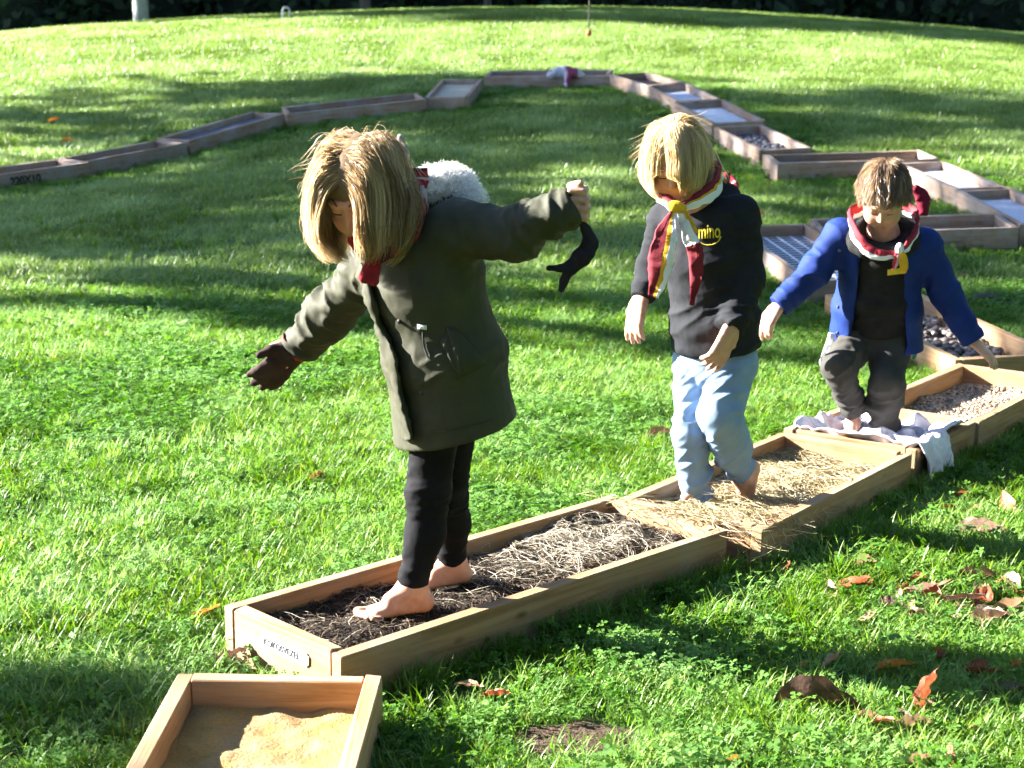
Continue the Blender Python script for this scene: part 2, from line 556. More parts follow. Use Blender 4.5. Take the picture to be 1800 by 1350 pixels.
def straw_curves(n, cx, cy, sx, sy, zfun, lmin, lmax, lift, rs, k=5, clip=None, yaw=None, ysp=3.2):
    x = rs.normal(0, sx, n) + cx if clip is None else rs.uniform(cx - sx, cx + sx, n)
    y = rs.normal(0, sy, n) + cy if clip is None else rs.uniform(cy - sy, cy + sy, n)
    a = rs.uniform(0, 2 * math.pi, n) if yaw is None else yaw + rs.normal(0, ysp, n)
    ln = rs.uniform(lmin, lmax, n)
    bend = rs.normal(0, 1.1, n)
    tt = np.linspace(-.5, .5, k)
    ang = a[:, None] + bend[:, None] * tt[None]
    px = x[:, None] + np.cumsum(np.cos(ang), 1) * ln[:, None] / k - np.cos(a)[:, None] * ln[:, None] / 2
    py = y[:, None] + np.cumsum(np.sin(ang), 1) * ln[:, None] / k - np.sin(a)[:, None] * ln[:, None] / 2
    if clip is not None:
        px = np.clip(px, -clip[0], clip[0]); py = np.clip(py, -clip[1], clip[1])
    z0 = zfun(px, py)
    tilt = rs.normal(0, lift, n)
    pz = z0 + rs.uniform(0, lift * 1.6, n)[:, None] + tilt[:, None] * tt[None] * 1.2 + (1 - (2 * tt[None]) ** 2) * rs.uniform(0, lift, n)[:, None]
    return np.stack([px, py, np.maximum(pz, z0 * 1.0 + .001)], -1)

SAND = simple('yellow_sand', (0.38, 0.24, 0.095), (0.60, 0.41, 0.18), 60, 0.95, 0.8, 0.006, lo=0.35, hi=0.65)
m, nt, b = new_mat('yellow_sand_mottled')
fa, fb = noise_fac(nt, 7, 3), noise_fac(nt, 130, 4)
c1 = ramp(nt, fa, [(0.40, (0.27, 0.185, 0.085)), (0.55, (0.33, 0.195, 0.05))])  # noise mixes two close sand tones
mx = N(nt, 'ShaderNodeMix', data_type='RGBA', blend_type='MULTIPLY'); mx.inputs[0].default_value = 0.5
nt.links.new(c1, mx.inputs[6]); nt.links.new(ramp(nt, fb, [(.3, (.45, .4, .3)), (.65, (1, 1, 1))]), mx.inputs[7])
nt.links.new(mx.outputs[2], b.inputs['Base Color']); b.inputs['Roughness'].default_value = .95
bump(nt, b, fb, .7, .008)
SAND = m
SOILM = simple('coco_soil', (0.012, 0.009, 0.007), (0.055, 0.038, 0.028), 90, 0.95, 0.8, 0.01)
GREYM = simple('slate_dust', (0.05, 0.052, 0.065), (0.16, 0.16, 0.19), 70, 0.8, 0.8, 0.01)
DARKM = simple('dark_mulch', (0.01, 0.009, 0.012), (0.05, 0.045, 0.05), 60, 0.9, 0.8, 0.01)
WHITEM = simple('white_grit', (0.50, 0.53, 0.60), (0.68, 0.70, 0.76), 50, 0.7, 0.5, 0.006)
BLUEM = simple('pale_blue_grit', (0.36, 0.41, 0.52), (0.52, 0.56, 0.66), 40, 0.6, 0.4, 0.006)
PALESAND = simple('pale_sand', (0.34, 0.31, 0.24), (0.50, 0.46, 0.36), 40, 0.9, 0.6, 0.008)
STRAW = leafmat('straw', [(0.0, (0.26, 0.19, 0.09)), (0.5, (0.44, 0.36, 0.20)), (1.0, (0.58, 0.52, 0.36))], trans=0.2, rough=0.5, coord='attr')
STRAW_PALE = leafmat('bleached_straw', [(0.0, (0.20, 0.16, 0.11)), (0.5, (0.42, 0.37, 0.28)), (1.0, (0.60, 0.56, 0.46))], trans=0.2, rough=0.5, coord='attr')
FIBRE = leafmat('coco_fibre', [(0.0, (0.02, 0.014, 0.010)), (0.6, (0.07, 0.05, 0.035)), (1.0, (0.20, 0.15, 0.10))], trans=0.05, rough=0.8, coord='attr', spec=.2)

def strand_obj(name, P, rad, mat, key, label, cat, hue, origin=None):
    o = box_frame(key)[0]
    V, F = strands(P, rad)
    ob = mesh_obj(name, V, F, mat, origin=o, smooth=True)
    per = P.shape[1] * 3
    vattr(ob, 'hue', np.repeat(hue, per))
    return tag(ob, label, cat, kind='stuff')

# A: sand, heaped, with a footprint hollow
fill_sheet('A', 'sand', SAND, 'yellow sand with lumps inside the nearest frame', 'sand', 0.056, 0.016, 15, 0.010, octs=5)
# B: coco soil and fibres; loose straw over the far half
def bsoil(px, py):
    px = np.asarray(px); py = np.asarray(py)
    q = np.stack([px, py], -1)
    return 0.066 + 0.022 * (fbm(q * 11 + 3, 3, 66) - .5) * 2 + 0.018 * np.exp(-((px - .42) / .25) ** 2) - .02 * np.exp(-((py + .16) / .05) ** 2)
o_, R_, L_, W_ = box_frame('B')
hx, hy = L_ / 2 - T - .001, W_ / 2 - T - .001
X, Y = np.meshgrid(np.linspace(-hx, hx, 110), np.linspace(-hy, hy, 34))
pB = np.c_[X.ravel(), Y.ravel()]
i_ = np.arange(110 * 34).reshape(34, 110)
fB = np.stack([i_[:-1, :-1], i_[:-1, 1:], i_[1:, 1:], i_[1:, :-1]], -1).reshape(-1, 4)
tag(mesh_obj('soil', to_world('B', np.c_[pB, bsoil(pB[:, 0], pB[:, 1]) + .006 * (fbm(pB * 60, 2, 4) - .5)]), fB, SOILM, origin=o_),
    'dark loose coco soil filling the long near frame', 'soil', kind='stuff')
rs = np.random.default_rng(3)
cf = straw_curves(5200, 0, 0, hx, hy, bsoil, .02, .07, .006, rs, clip=(hx - .004, hy - .004))
strand_obj('coco_fibre', to_world('B', cf.reshape(-1, 3)).reshape(cf.shape), np.full(len(cf), .0011), FIBRE, 'B',
           'short dark fibres matted over the soil under the bare feet', 'fibre', rs.uniform(0, 1, len(cf)) ** 1.6)
w1 = straw_curves(1100, .36, .02, .17, .09, bsoil, .05, .18, .008, rs, k=6)
w2 = straw_curves(150, -.1, 0, .3, .1, bsoil, .05, .2, .008, rs, k=6)
ws = np.concatenate([w1, w2])
ws[..., 0] = np.clip(ws[..., 0], -hx, hx + .05); ws[..., 1] = np.clip(ws[..., 1], -hy, hy)
strand_obj('loose_straw', to_world('B', ws.reshape(-1, 3)).reshape(ws.shape), rs.uniform(.0005, .0011, len(ws)), STRAW_PALE, 'B',
           'thin bleached straw scattered over the dark soil', 'straw', rs.uniform(.1, .95, len(ws)))
# C: deep straw
def cstraw(px, py):
    px = np.asarray(px); py = np.asarray(py)
    q = np.stack([px, py], -1)
    out = np.clip((np.abs(py) - .20) / .1, 0, 1)
    return 0.046 + .022 * (fbm(q * 8, 3, 21) - .5) * 2 + .012 * np.exp(-((px + .42) / .1) ** 2) + .02 * np.exp(-((px - .2) / .15) ** 2) - .05 * out
oC, RC, LC, WC = box_frame('C')
hxC, hyC = LC / 2 - T - .001, WC / 2 - T - .001
X, Y = np.meshgrid(np.linspace(-hxC, hxC, 60), np.linspace(-hyC, hyC, 26))
pC = np.c_[X.ravel(), Y.ravel()]
i_ = np.arange(60 * 26).reshape(26, 60)
fC = np.stack([i_[:-1, :-1], i_[:-1, 1:], i_[1:, 1:], i_[1:, :-1]], -1).reshape(-1, 4)
STRAWBED = simple('straw_bed', (0.10, 0.075, 0.035), (0.34, 0.26, 0.12), 60, 0.9, 0.8, 0.01)
tag(mesh_obj('straw_bed', to_world('C', np.c_[pC, cstraw(pC[:, 0], pC[:, 1]) - .015]), fC, STRAWBED, origin=oC),
    'flattened straw bed at the bottom of the straw frame', 'straw', kind='stuff')
s1 = straw_curves(6000, 0, 0, hxC, hyC, cstraw, .06, .22, .012, rs, k=6, clip=(hxC, hyC))
s2 = straw_curves(330, -.30, -.12, .14, .06, lambda a, b_: cstraw(a, b_) + .02, .08, .26, .022, rs, k=7)
s3 = straw_curves(60, -.40, -.215, .09, .025, lambda a, b_: np.where(b_ < -.245, .06, cstraw(a, b_) + .04), .08, .22, .014, rs, k=7)
s4 = straw_curves(170, -.585, .0, .035, .13, lambda a, b_: np.full(np.shape(a), RIM + .004), .04, .16, .006, rs, k=6)
for Pst, tagn, lab in ((s1, 'straw', 'tangled golden straw filling the frame under the girl in jeans'),
                       (np.concatenate([s2[:, :6], s3[:, :6], s4]), 'straw_tuft', 'loose straw tuft spilling over the near side of the straw frame')):
    strand_obj(tagn, to_world('C', Pst.reshape(-1, 3)).reshape(Pst.shape), rs.uniform(.0006, .0015, len(Pst)), STRAW, 'C', lab, 'straw', rs.uniform(0, 1, len(Pst)))

# pebbles
def pebble_pile(key, name, n, rmin, rmax, mat, label, level, seed, heap=0.0):
    r_ = np.random.default_rng(seed)
    o, R, L, W = box_frame(key)
    bm = bmesh.new(); bmesh.ops.create_icosphere(bm, subdivisions=1, radius=1)
    bv = np.array([v.co[:] for v in bm.verts]); bf = np.array([[v.index for v in f.verts] for f in bm.faces]); bm.free()
    x = r_.uniform(-L / 2 + T + rmax, L / 2 - T - rmax, n); y = r_.uniform(-W / 2 + T + rmax, W / 2 - T - rmax, n)
    rad = r_.uniform(rmin, rmax, n)
    z = level + heap * (fbm(np.c_[x, y] * 5, 2, seed) - .3) + r_.uniform(-.3, .8, n) * rmin
    V = []; F = []
    for i in range(n):
        q = Matrix.Rotation(r_.uniform(0, 6.3), 3, 'Z') @ Matrix.Rotation(r_.uniform(-.5, .5), 3, 'X')
        s = np.array([1.25, .95, .65]) * rad[i] * r_.uniform(.8, 1.2, 3)
        V.append((bv * r_.uniform(.9, 1.1, (len(bv), 1)) * s) @ np.array(q).T + [x[i], y[i], z[i]]); F.append(bf + i * len(bv))
    ob = mesh_obj(name, to_world(key, np.concatenate(V)), np.concatenate(F), mat, origin=o)
    vattr(ob, 'hue', np.repeat(r_.uniform(0, 1, n), len(bv)))
    return tag(ob, label, 'gravel', kind='stuff')
def stone_mat(name, stops, rough=.6):
    m, nt, b = new_mat(name)
    at = nt.nodes.new('ShaderNodeAttribute'); at.attribute_name = 'hue'
    nt.links.new(ramp(nt, at.outputs['Fac'], stops), b.inputs['Base Color'])
    b.inputs['Roughness'].default_value = rough
    bump(nt, b, noise_fac(nt, 120, 3), .3, .003)
    return m
fill_sheet('E', 'gravel_bed', PALESAND, 'pale sandy bed under the brown pebbles', 'gravel', 0.02, .012, 9)
pebble_pile('E', 'pebbles', 3200, .0045, .009, stone_mat('pale_pebble', [(0, (.15, .11, .075)), (.5, (.27, .205, .14)), (1, (.42, .34, .25))]),
            'small pale brown pebbles heaped in the frame at the right edge', .032, 31, .05)
fill_sheet('F', 'stone_bed', DARKM, 'dark bed between the grey stones', 'gravel', 0.015, .008, 9)
pebble_pile('F', 'stones', 420, .013, .024, stone_mat('dark_stone', [(0, (.05, .04, .036)), (.6, (.12, .095, .085)), (1, (.24, .20, .18))], .6),
            'dark grey rounded stones below the lowered hand of the boy', .035, 32, .02)
pebble_pile('L', 'slate_chips', 320, .014, .026, stone_mat('slate', [(0, (.035, .037, .05)), (1, (.12, .12, .15))], .6),
            'dark blue slate chips right of the blonde girl head', .035, 33, .02)
fill_sheet('L', 'slate_bed', DARKM, 'dark bed under the slate chips', 'gravel', 0.02, .008, 9)
for key, nm, mt, lab, cat, lvl in (
    ('I', 'pale_grit', BLUEM, 'pale blue-grey grit in the frame cut by the right edge', 'grit', .05),
    ('J', 'white_grit', WHITEM, 'whitish grit in the frame just above the boy head', 'grit', .05),
    ('M', 'white_filling', WHITEM, 'bright white filling beside the top of the blonde girl head', 'grit', .05),
    ('N', 'grey_grit', BLUEM, 'pale grey grit near the top bend of the path', 'grit', .045),
    ('O', 'dark_mulch', DARKM, 'dark mulch in the frame at the top right bend', 'mulch', .05),
    ('Q', 'pale_sand', PALESAND, 'pale sand in the squarish frame at the far left bend', 'sand', .07),
    ('R', 'dark_bark', DARKM, 'dark bark in the long crosswise frame at the left back', 'bark', .06),
    ('S', 'grey_mulch', GREYM, 'dark grey mulch with pale patches in the slanting frame', 'mulch', .07),
    ('T', 'black_mulch', DARKM, 'black mulch in the slanting frame near the left edge', 'mulch', .06),
    ('U', 'brown_mulch', SOILM, 'brown mulch in the stencilled frame at the left edge', 'mulch', .06),
    ('H', 'bare_soil', SOILM, 'bare dark soil in the crosswise frame behind the boy', 'soil', .02),
    ('K', 'reddish_soil', SOILM, 'bare soil in the long crosswise frame at the right', 'soil', .02),
    ('P', 'dry_mulch', SOILM, 'dry mulch in the crosswise frame at the far top', 'mulch', .05),
    ('D', 'earth', SOILM, 'bare earth under the crumpled cloth', 'soil', .02)):
    fill_sheet(key, nm, mt, lab, cat, lvl, .008, 14, .03)

# G: slotted pale mat
oG, RG, LG, WG = box_frame('G')
e = empty('slotted_mat', to_world('G', [[0, 0, .045]])[0], 'pale blue plastic mat with rows of slots lying in the frame', 'mat')
e.rotation_euler = Matrix(RG.tolist()).to_euler()
MATM = simple('pale_plastic', (.42, .47, .60), (.56, .60, .70), 30, .45, 0)
bmr = bmesh.new()
ly, lx = WG / 2 - T - .004, LG / 2 - T - .004
def addb(bm, cx, cy, cz, sx, sy, sz):
    q = bmesh.ops.create_cube(bm, size=1)
    bmesh.ops.scale(bm, vec=(sx, sy, sz), verts=q['verts'])
    bmesh.ops.translate(bm, vec=(cx, cy, cz), verts=q['verts'])
nr = 24
for i in range(nr + 1):
    addb(bmr, -lx + 2 * lx * i / nr, 0, 0, .018, 2 * ly, .004)
me = bpy.data.meshes.new('rib'); bmr.to_mesh(me); bmr.free(); me.materials.append(MATM)
p = bpy.data.objects.new('ribs', me); COL.objects.link(p); p.parent = e; p['kind'] = 'stuff'
bmr = bmesh.new()
for i in range(6):
    addb(bmr, 0, -ly + 2 * ly * i / 5, .0045, 2 * lx, .016, .004)
me = bpy.data.meshes.new('crossbar'); bmr.to_mesh(me); bmr.free(); me.materials.append(MATM)
p = bpy.data.objects.new('crossbars', me); COL.objects.link(p); p.parent = e; p['kind'] = 'stuff'
fill_sheet('G', 'shaded_soil', DARKM, 'dark soil showing through the slots of the mat', 'soil', .015, .006, 12)

# lettering (flat print): name plate on box B, stencil on box U
INK = simple('ink', (.012, .012, .014), (.03, .03, .034), 80, .8, 0)
PLATE = simple('name_plate', (.42, .45, .47), (.50, .52, .54), 20, .4, 0)
def text_on(parent, body, size, loc, rot, mat, name='lettering', bold=0.0, width=None):
    cu = bpy.data.curves.new(name, 'FONT')
    cu.body = body; cu.size = size; cu.align_x = 'CENTER'; cu.align_y = 'CENTER'; cu.extrude = .0004; cu.offset = bold
    if width:
        cu.space_character = width
    ob = bpy.data.objects.new(name, cu)
    COL.objects.link(ob)
    dg = bpy.context.evaluated_depsgraph_get()
    me = bpy.data.meshes.new_from_object(ob.evaluated_get(dg))
    bpy.data.objects.remove(ob)
    me.name = name
    me.materials.clear(); me.materials.append(mat)
    ob = bpy.data.objects.new(name, me); COL.objects.link(ob)
    ob.parent = parent; ob.location = loc; ob.rotation_euler = rot
    return ob
oB, RB, LB, WB = box_frame('B')
bm = bmesh.new(); addb(bm, 0, 0, 0, .178, .033, .003)
bmesh.ops.bevel(bm, geom=[e_ for e_ in bm.edges if abs(e_.verts[0].co.z - e_.verts[1].co.z) > .001], offset=.006, segments=3, affect='EDGES')
me = bpy.data.meshes.new('name_plate'); bm.to_mesh(me); bm.free(); me.materials.append(PLATE)
pl = bpy.data.objects.new('name_plate', me); COL.objects.link(pl); pl.parent = boxes['B']
pl.location = (-LB / 2 - .0005, -.018, RIM - .046)
pl.rotation_euler = (math.pi / 2, 0, -math.pi / 2)
text_on(pl, 'KOKOSVEZEL', .022, (-.012, 0, .002), (0, 0, 0), INK, width=1.02, bold=.0004)
oU, RU, LU, WU = box_frame('U')
text_on(boxes['U'], '220X10', .092, (-.10, -WU / 2 - .002, RIM - .075), (math.pi / 2, 0, 0), INK, bold=.004)

# ------------------------------------------------------------------ grass
def blade_clump(name, seed, nb, rad, lmin, lmax, w, mat, lean=.6):
    r = np.random.default_rng(seed)
    V, F, TIP, HUE = [], [], [], []
    for i in range(nb):
        a, rr = r.uniform(0, 6.283), rad * math.sqrt(r.uniform(0, 1))
        base = np.array([math.cos(a) * rr, math.sin(a) * rr, -.005])
        ln = r.uniform(lmin, lmax)
        d = r.uniform(0, 6.283)
        ld = np.array([math.cos(d), math.sin(d), 0])
        sd = np.array([-math.sin(d + r.normal(0, .5)), math.cos(d), 0])
        le = abs(r.normal(0, lean)) + .12
        curve = r.uniform(.4, 2.0)
        pts = [base]
        k = 4
        for j in range(k):
            th = le * .5 + curve * (j / k)
            pts.append(pts[-1] + ln / k * (math.sin(th) * ld + math.cos(th) * np.array([0, 0, 1])))
        b0 = len(V)
        h = r.uniform(0, 1)
        ww = w * r.uniform(.7, 1.3)
        for j in range(k):
            wj = ww * (1, 1, .85, .55)[j]
            V += [pts[j] - sd * wj / 2, pts[j] + sd * wj / 2]
            TIP += [j / k] * 2
        V.append(pts[k]); TIP.append(1.0)
        HUE += [h] * (2 * k + 1)
        for j in range(k - 1):
            q = b0 + 2 * j
            F.append((q, q + 1, q + 3, q + 2))
        F.append((b0 + 2 * k - 2, b0 + 2 * k - 1, b0 + 2 * k))
    me = bpy.data.meshes.new(name)
    me.from_pydata([tuple(v) for v in V], [], F)
    me.polygons.foreach_set('use_smooth', np.ones(len(F), bool))
    me.materials.append(mat)
    o = bpy.data.objects.new(name, me)
    vattr(o, 'tip', TIP); vattr(o, 'hue', HUE)
    return o

def clover_clump(name, seed, nb, rad, mat):
    r = np.random.default_rng(seed)
    V, F, HUE = [], [], []
    for i in range(nb):
        a, rr = r.uniform(0, 6.283), rad * math.sqrt(r.uniform(0, 1))
        top = np.array([math.cos(a) * rr, math.sin(a) * rr, r.uniform(.02, .05)])
        nv = nrm([r.normal(0, .4), r.normal(0, .4), 1]); t0 = nrm(np.cross(nv, [0, 1, .1])); t1 = np.cross(nv, t0)
        h = r.uniform(0, 1)
        s = r.uniform(.006, .011); ph = r.uniform(0, 6.28)
        b0 = len(V); sd = np.array([.0006, 0, 0])
        V += [np.array([top[0] * .8, top[1] * .8, -.005]) - sd, np.array([top[0] * .8, top[1] * .8, -.005]) + sd, top]
        F.append((b0, b0 + 1, b0 + 2)); HUE += [h] * 3
        for j in range(3):
            an = ph + j * 2.094
            dr = math.cos(an) * t0 + math.sin(an) * t1; sdv = np.cross(nv, dr)
            b0 = len(V)
            V += [top, top + dr * s * .7 + sdv * s * .55 + nv * .001, top + dr * s * 1.25, top + dr * s * .7 - sdv * s * .55 + nv * .001]
            F.append((b0, b0 + 1, b0 + 2, b0 + 3)); HUE += [h] * 4
    me = bpy.data.meshes.new(name)
    me.from_pydata([tuple(v) for v in V], [], F)
    me.materials.append(mat)
    o = bpy.data.objects.new(name, me)
    vattr(o, 'hue', HUE); vattr(o, 'tip', np.zeros(len(V)))
    return o

GRASS = leafmat('grass_blade', [(0.0, (0.036, 0.112, 0.012)), (0.45, (0.080, 0.190, 0.020)), (0.85, (0.145, 0.250, 0.032)), (1.0, (0.30, 0.29, 0.09))],
                trans=0.42, rough=0.48, coord='attr', spec=0.35, tip=((0.18, 0.29, 0.045), .5), patch=3.0)
GRASS_FAR = leafmat('grass_blade_far', [(0.0, (0.050, 0.125, 0.020)), (0.5, (0.110, 0.210, 0.035)), (1.0, (0.25, 0.31, 0.09))],
                    trans=0.40, rough=0.42, coord='attr', spec=0.5, tip=((0.24, 0.33, 0.085), .6), patch=1.1)  # far blades paler: sunlit brightness and dew sheen put into the colour
CLOVER = leafmat('clover_leaf', [(0.0, (0.045, 0.125, 0.016)), (1.0, (0.11, 0.23, 0.036))], trans=0.42, rough=0.62, coord='attr', spec=.15, patch=3.0)
src = bpy.data.collections.new('grass_source')
clumps = []
def joined(name, objs):
    """several clumps spread over a disc, as one mesh"""
    V, F3, F4, T_, H_, mats, mi3, mi4 = [], [], [], [], [], [], [], []
    V, F, T_, H_, MI, o = [], [], [], [], [], 0
    for ob, mi in objs:
        me = ob.data
        n = len(me.vertices)
        co = np.empty(n * 3, np.float32); me.vertices.foreach_get('co', co)
        V.append(co.reshape(-1, 3))
        for pl_ in me.polygons:
            F.append(tuple(v + o for v in pl_.vertices)); MI.append(mi)
        t = np.empty(n, np.float32); me.attributes['tip'].data.foreach_get('value', t); T_.append(t)
        t = np.empty(n, np.float32); me.attributes['hue'].data.foreach_get('value', t); H_.append(t)
        o += n
    me = bpy.data.meshes.new(name)
    me.from_pydata(np.concatenate(V).tolist(), [], F)
    me.polygons.foreach_set('use_smooth', np.ones(len(F), bool))
    me.materials.append(GRASS); me.materials.append(CLOVER); me.materials.append(GRASS_FAR)
    me.polygons.foreach_set('material_index', np.array(MI, np.int32))
    ob = bpy.data.objects.new(name, me)
    vattr(ob, 'tip', np.concatenate(T_)); vattr(ob, 'hue', np.concatenate(H_))
    return ob
# 0-3 lawn discs, 4-7 clover discs, 8-9 thin discs, 10-12 far discs, 13-16 small edge clumps, 17-18 tufts, 19-20 clover clumps
for i in range(4):
    clumps.append(joined('grass_disc', [(blade_clump('t', 100 + i, 1100, .155, .028, .066, .0031, GRASS), 0), (clover_clump('t', 110 + i, 30, .15, CLOVER), 1)]))
for i in range(4):
    clumps.append(joined('clover_disc', [(blade_clump('t', 200 + i, 560, .155, .026, .064, .0030, GRASS), 0), (clover_clump('t', 210 + i, 260, .15, CLOVER), 1)]))
for i in range(2):
    clumps.append(joined('thin_disc', [(blade_clump('t', 300 + i, 420, .155, .025, .055, .0032, GRASS, .8), 0), (clover_clump('t', 310 + i, 60, .15, CLOVER), 1)]))
for i in range(3):
    clumps.append(joined('far_disc', [(blade_clump('t', 400 + i, 1500, .36, .035, .085, .0066, GRASS, .6), 2)]))
for i in range(4):
    clumps.append(blade_clump('grass_clump', 500 + i, 46, .05, .03, .07, .0034, GRASS))
for i in range(2):
    clumps.append(blade_clump('grass_tuft', 520 + i, 34, .03, .06, .12, .0036, GRASS, .4))
for i in range(2):
    clumps.append(clover_clump('clover_clump', 540 + i, 26, .05, CLOVER))
for i, c in enumerate(clumps):
    c.name = 'grass_source_%02d' % i
    src.objects.link(c)

r_ = np.random.default_rng(11)
def frustum(xy, pad):
    return np.abs(xy[:, 0]) < xy[:, 1] * (900 / FOC) * 1.06 + pad
def hexgrid(x0, x1, y0, y1, s, jit):
    ys = np.arange(y0, y1, s * .866)
    P = np.concatenate([np.c_[np.arange(x0, x1, s) + (s / 2 if j % 2 else 0), np.full(len(np.arange(x0, x1, s)), y)] for j, y in enumerate(ys)])
    return P + r_.uniform(-jit, jit, P.shape)
def box_dist(xy):
    d_ = np.full(len(xy), 9.0)
    for x, y, yaw, L, W, _ in BOX.values():
        d = xy - np.array([x, y])
        a = np.abs(d[:, 0] * math.cos(yaw) + d[:, 1] * math.sin(yaw)) - L / 2
        b = np.abs(-d[:, 0] * math.sin(yaw) + d[:, 1] * math.cos(yaw)) - W / 2
        d_ = np.minimum(d_, np.where((a < 0) & (b < 0), np.maximum(a, b), np.hypot(np.maximum(a, 0), np.maximum(b, 0))))
    return d_
near = hexgrid(-3.6, 3.6, 1.8, 9.5, .205, .05); near = near[frustum(near, 1.0)]
nn = fbm(near * 1.5, 3, 41)
cl = fbm(near * 1.1 + 7, 2, 61) + r_.normal(0, .07, len(near)) + np.where(near[:, 1] < 5, .05, -.06) - np.where((near[:, 0] > .45) & (near[:, 1] < 6), .10, 0)
vi_n = np.where(cl > .62, r_.integers(4, 8, len(near)), np.where(nn < .42, r_.integers(8, 10, len(near)), r_.integers(0, 4, len(near))))
sc_n = np.clip(.68 + .95 * nn + r_.uniform(-.15, .2, len(near)), .7, 1.7)
far = hexgrid(-10.5, 10.5, 9.3, 27.8, .46, .12); far = far[frustum(far, 1.6)]
vi_f = r_.integers(10, 13, len(far)); sc_f = np.clip(.6 + .8 * fbm(far * .9, 3, 42) + r_.uniform(-.12, .12, len(far)), .6, 1.4)
def near_edge(xy, rad):
    bad = box_dist(xy) < rad
    for p, rx, ry in SOIL_SPOTS:
        bad |= np.hypot(*(xy - p[:2]).T) < max(rx, ry) + rad * .85
    return bad
k1, k2 = ~near_edge(near, .17), ~near_edge(far, .40)
# close to frames and bare spots: small clumps that respect their outline
e1 = r_.uniform((-3.6, 1.8), (3.6, 9.5), (34000, 2)); e1 = e1[frustum(e1, 1.0)]
e2 = r_.uniform((-6, 9.3), (6, 21), (42000, 2)); e2 = e2[frustum(e2, .6)]
e1 = e1[near_edge(e1, .26)]; e2 = e2[near_edge(e2, .55)]
em = np.r_[e1, e2]
em = em[(box_dist(em) > .012) & (soil_mask(em) < r_.uniform(.1, .8, len(em)))]
vi_e = np.where(r_.uniform(0, 1, len(em)) < .3, r_.integers(19, 21, len(em)), r_.integers(13, 17, len(em)))
sc_e = r_.uniform(.55, 1.15, len(em))
# scattered taller tufts, and taller ones along the frames where the mower does not reach
tf = r_.uniform((-4.5, 1.8), (4.5, 12), (8500, 2)); tf = tf[frustum(tf, .8)]
tf = tf[(fbm(tf * 3, 2, 51) > .5)]
edge = []
for key in 'ABCDEFG':
    o, R, L, W = box_frame(key)
    n = 110
    t = r_.uniform(-L / 2, L / 2, n)
    side = np.where(r_.uniform(0, 1, n) < .5, -1, 1) * (W / 2 + r_.uniform(.012, .05, n))
    edge.append((np.c_[t, side, np.zeros(n)] @ R.T + o)[:, :2])
tf = np.r_[tf, np.concatenate(edge)]
tf = tf[(box_dist(tf) > .01) & (soil_mask(tf) < .2)]
xy = np.r_[near[k1], far[k2], em, tf]
vi = np.r_[vi_n[k1], vi_f[k2], vi_e, r_.integers(17, 19, len(tf))]
sc = np.r_[sc_n[k1], sc_f[k2], sc_e, r_.uniform(.45, 1.05, len(tf))]
z = ground_z(xy) - 0.012 + 0.02 * (fbm(xy * 1.7, 3, 3) - 0.5)
print('grass instances', len(near[k1]), len(far[k2]), len(em), len(tf))
gp = mesh_obj('grass', np.c_[xy, z], [], None, smooth=False)
vattr(gp, 'vi', vi, 'INT')
vattr(gp, 'scl', sc)
gxn = (ground_z(xy + [.2, 0]) - ground_z(xy - [.2, 0])) / .4
gyn = (ground_z(xy + [0, .2]) - ground_z(xy - [0, .2])) / .4
eul = []
for a, b_, rz in zip(gxn, gyn, r_.uniform(0, 6.283, len(xy))):
    q = Vector((-a, -b_, 1)).to_track_quat('Z', 'Y') @ Matrix.Rotation(rz, 3, 'Z').to_quaternion()
    eul.append(q.to_euler()[:])
vattr(gp, 'rot', np.array(eul), 'FLOAT_VECTOR')
tag(gp, 'bright green lawn grass with clover in uneven tufts', 'grass', kind='stuff')
ng = bpy.data.node_groups.new('grass_scatter', 'GeometryNodeTree')
ng.interface.new_socket('Geometry', in_out='INPUT', socket_type='NodeSocketGeometry')
ng.interface.new_socket('Geometry', in_out='OUTPUT', socket_type='NodeSocketGeometry')
gi, go = ng.nodes.new('NodeGroupInput'), ng.nodes.new('NodeGroupOutput')
ci = ng.nodes.new('GeometryNodeCollectionInfo')
ci.inputs['Collection'].default_value = src
ci.inputs['Separate Children'].default_value = True
ci.inputs['Reset Children'].default_value = True
iop = ng.nodes.new('GeometryNodeInstanceOnPoints')
iop.inputs['Pick Instance'].default_value = True
def nattr(name, typ):
    n = ng.nodes.new('GeometryNodeInputNamedAttribute'); n.data_type = typ; n.inputs[0].default_value = name
    return n.outputs[0]
ng.links.new(gi.outputs[0], iop.inputs['Points'])
ng.links.new(ci.outputs[0], iop.inputs['Instance'])
ng.links.new(nattr('vi', 'INT'), iop.inputs['Instance Index'])
e2r = ng.nodes.new('FunctionNodeEulerToRotation')
ng.links.new(nattr('rot', 'FLOAT_VECTOR'), e2r.inputs[0])
ng.links.new(e2r.outputs[0], iop.inputs['Rotation'])
ng.links.new(nattr('scl', 'FLOAT'), iop.inputs['Scale'])
ng.links.new(iop.outputs[0], go.inputs[0])
md = gp.modifiers.new('scatter', 'NODES'); md.node_group = ng

# ------------------------------------------------------------------ trees and hedge
BARK = simple('bark', (0.05, 0.042, 0.035), (0.13, 0.115, 0.10), 12, .9, .8, .03, stretch=(6, 6, 1))
PALEBARK = simple('pale_bark', (0.16, 0.18, 0.17), (0.30, 0.31, 0.30), 10, .9, .6, .03, stretch=(6, 6, 1))
LEAF = leafmat('tree_leaf', [(0.0, (0.025, 0.06, 0.012)), (1.0, (0.06, 0.11, 0.02))], trans=.2, coord='attr', rough=.5, spec=.25)
HEDGE = leafmat('hedge_leaf', [(0.0, (0.012, 0.028, 0.014)), (1.0, (0.028, 0.055, 0.024))], trans=.08, coord='attr', rough=.6, spec=.2)

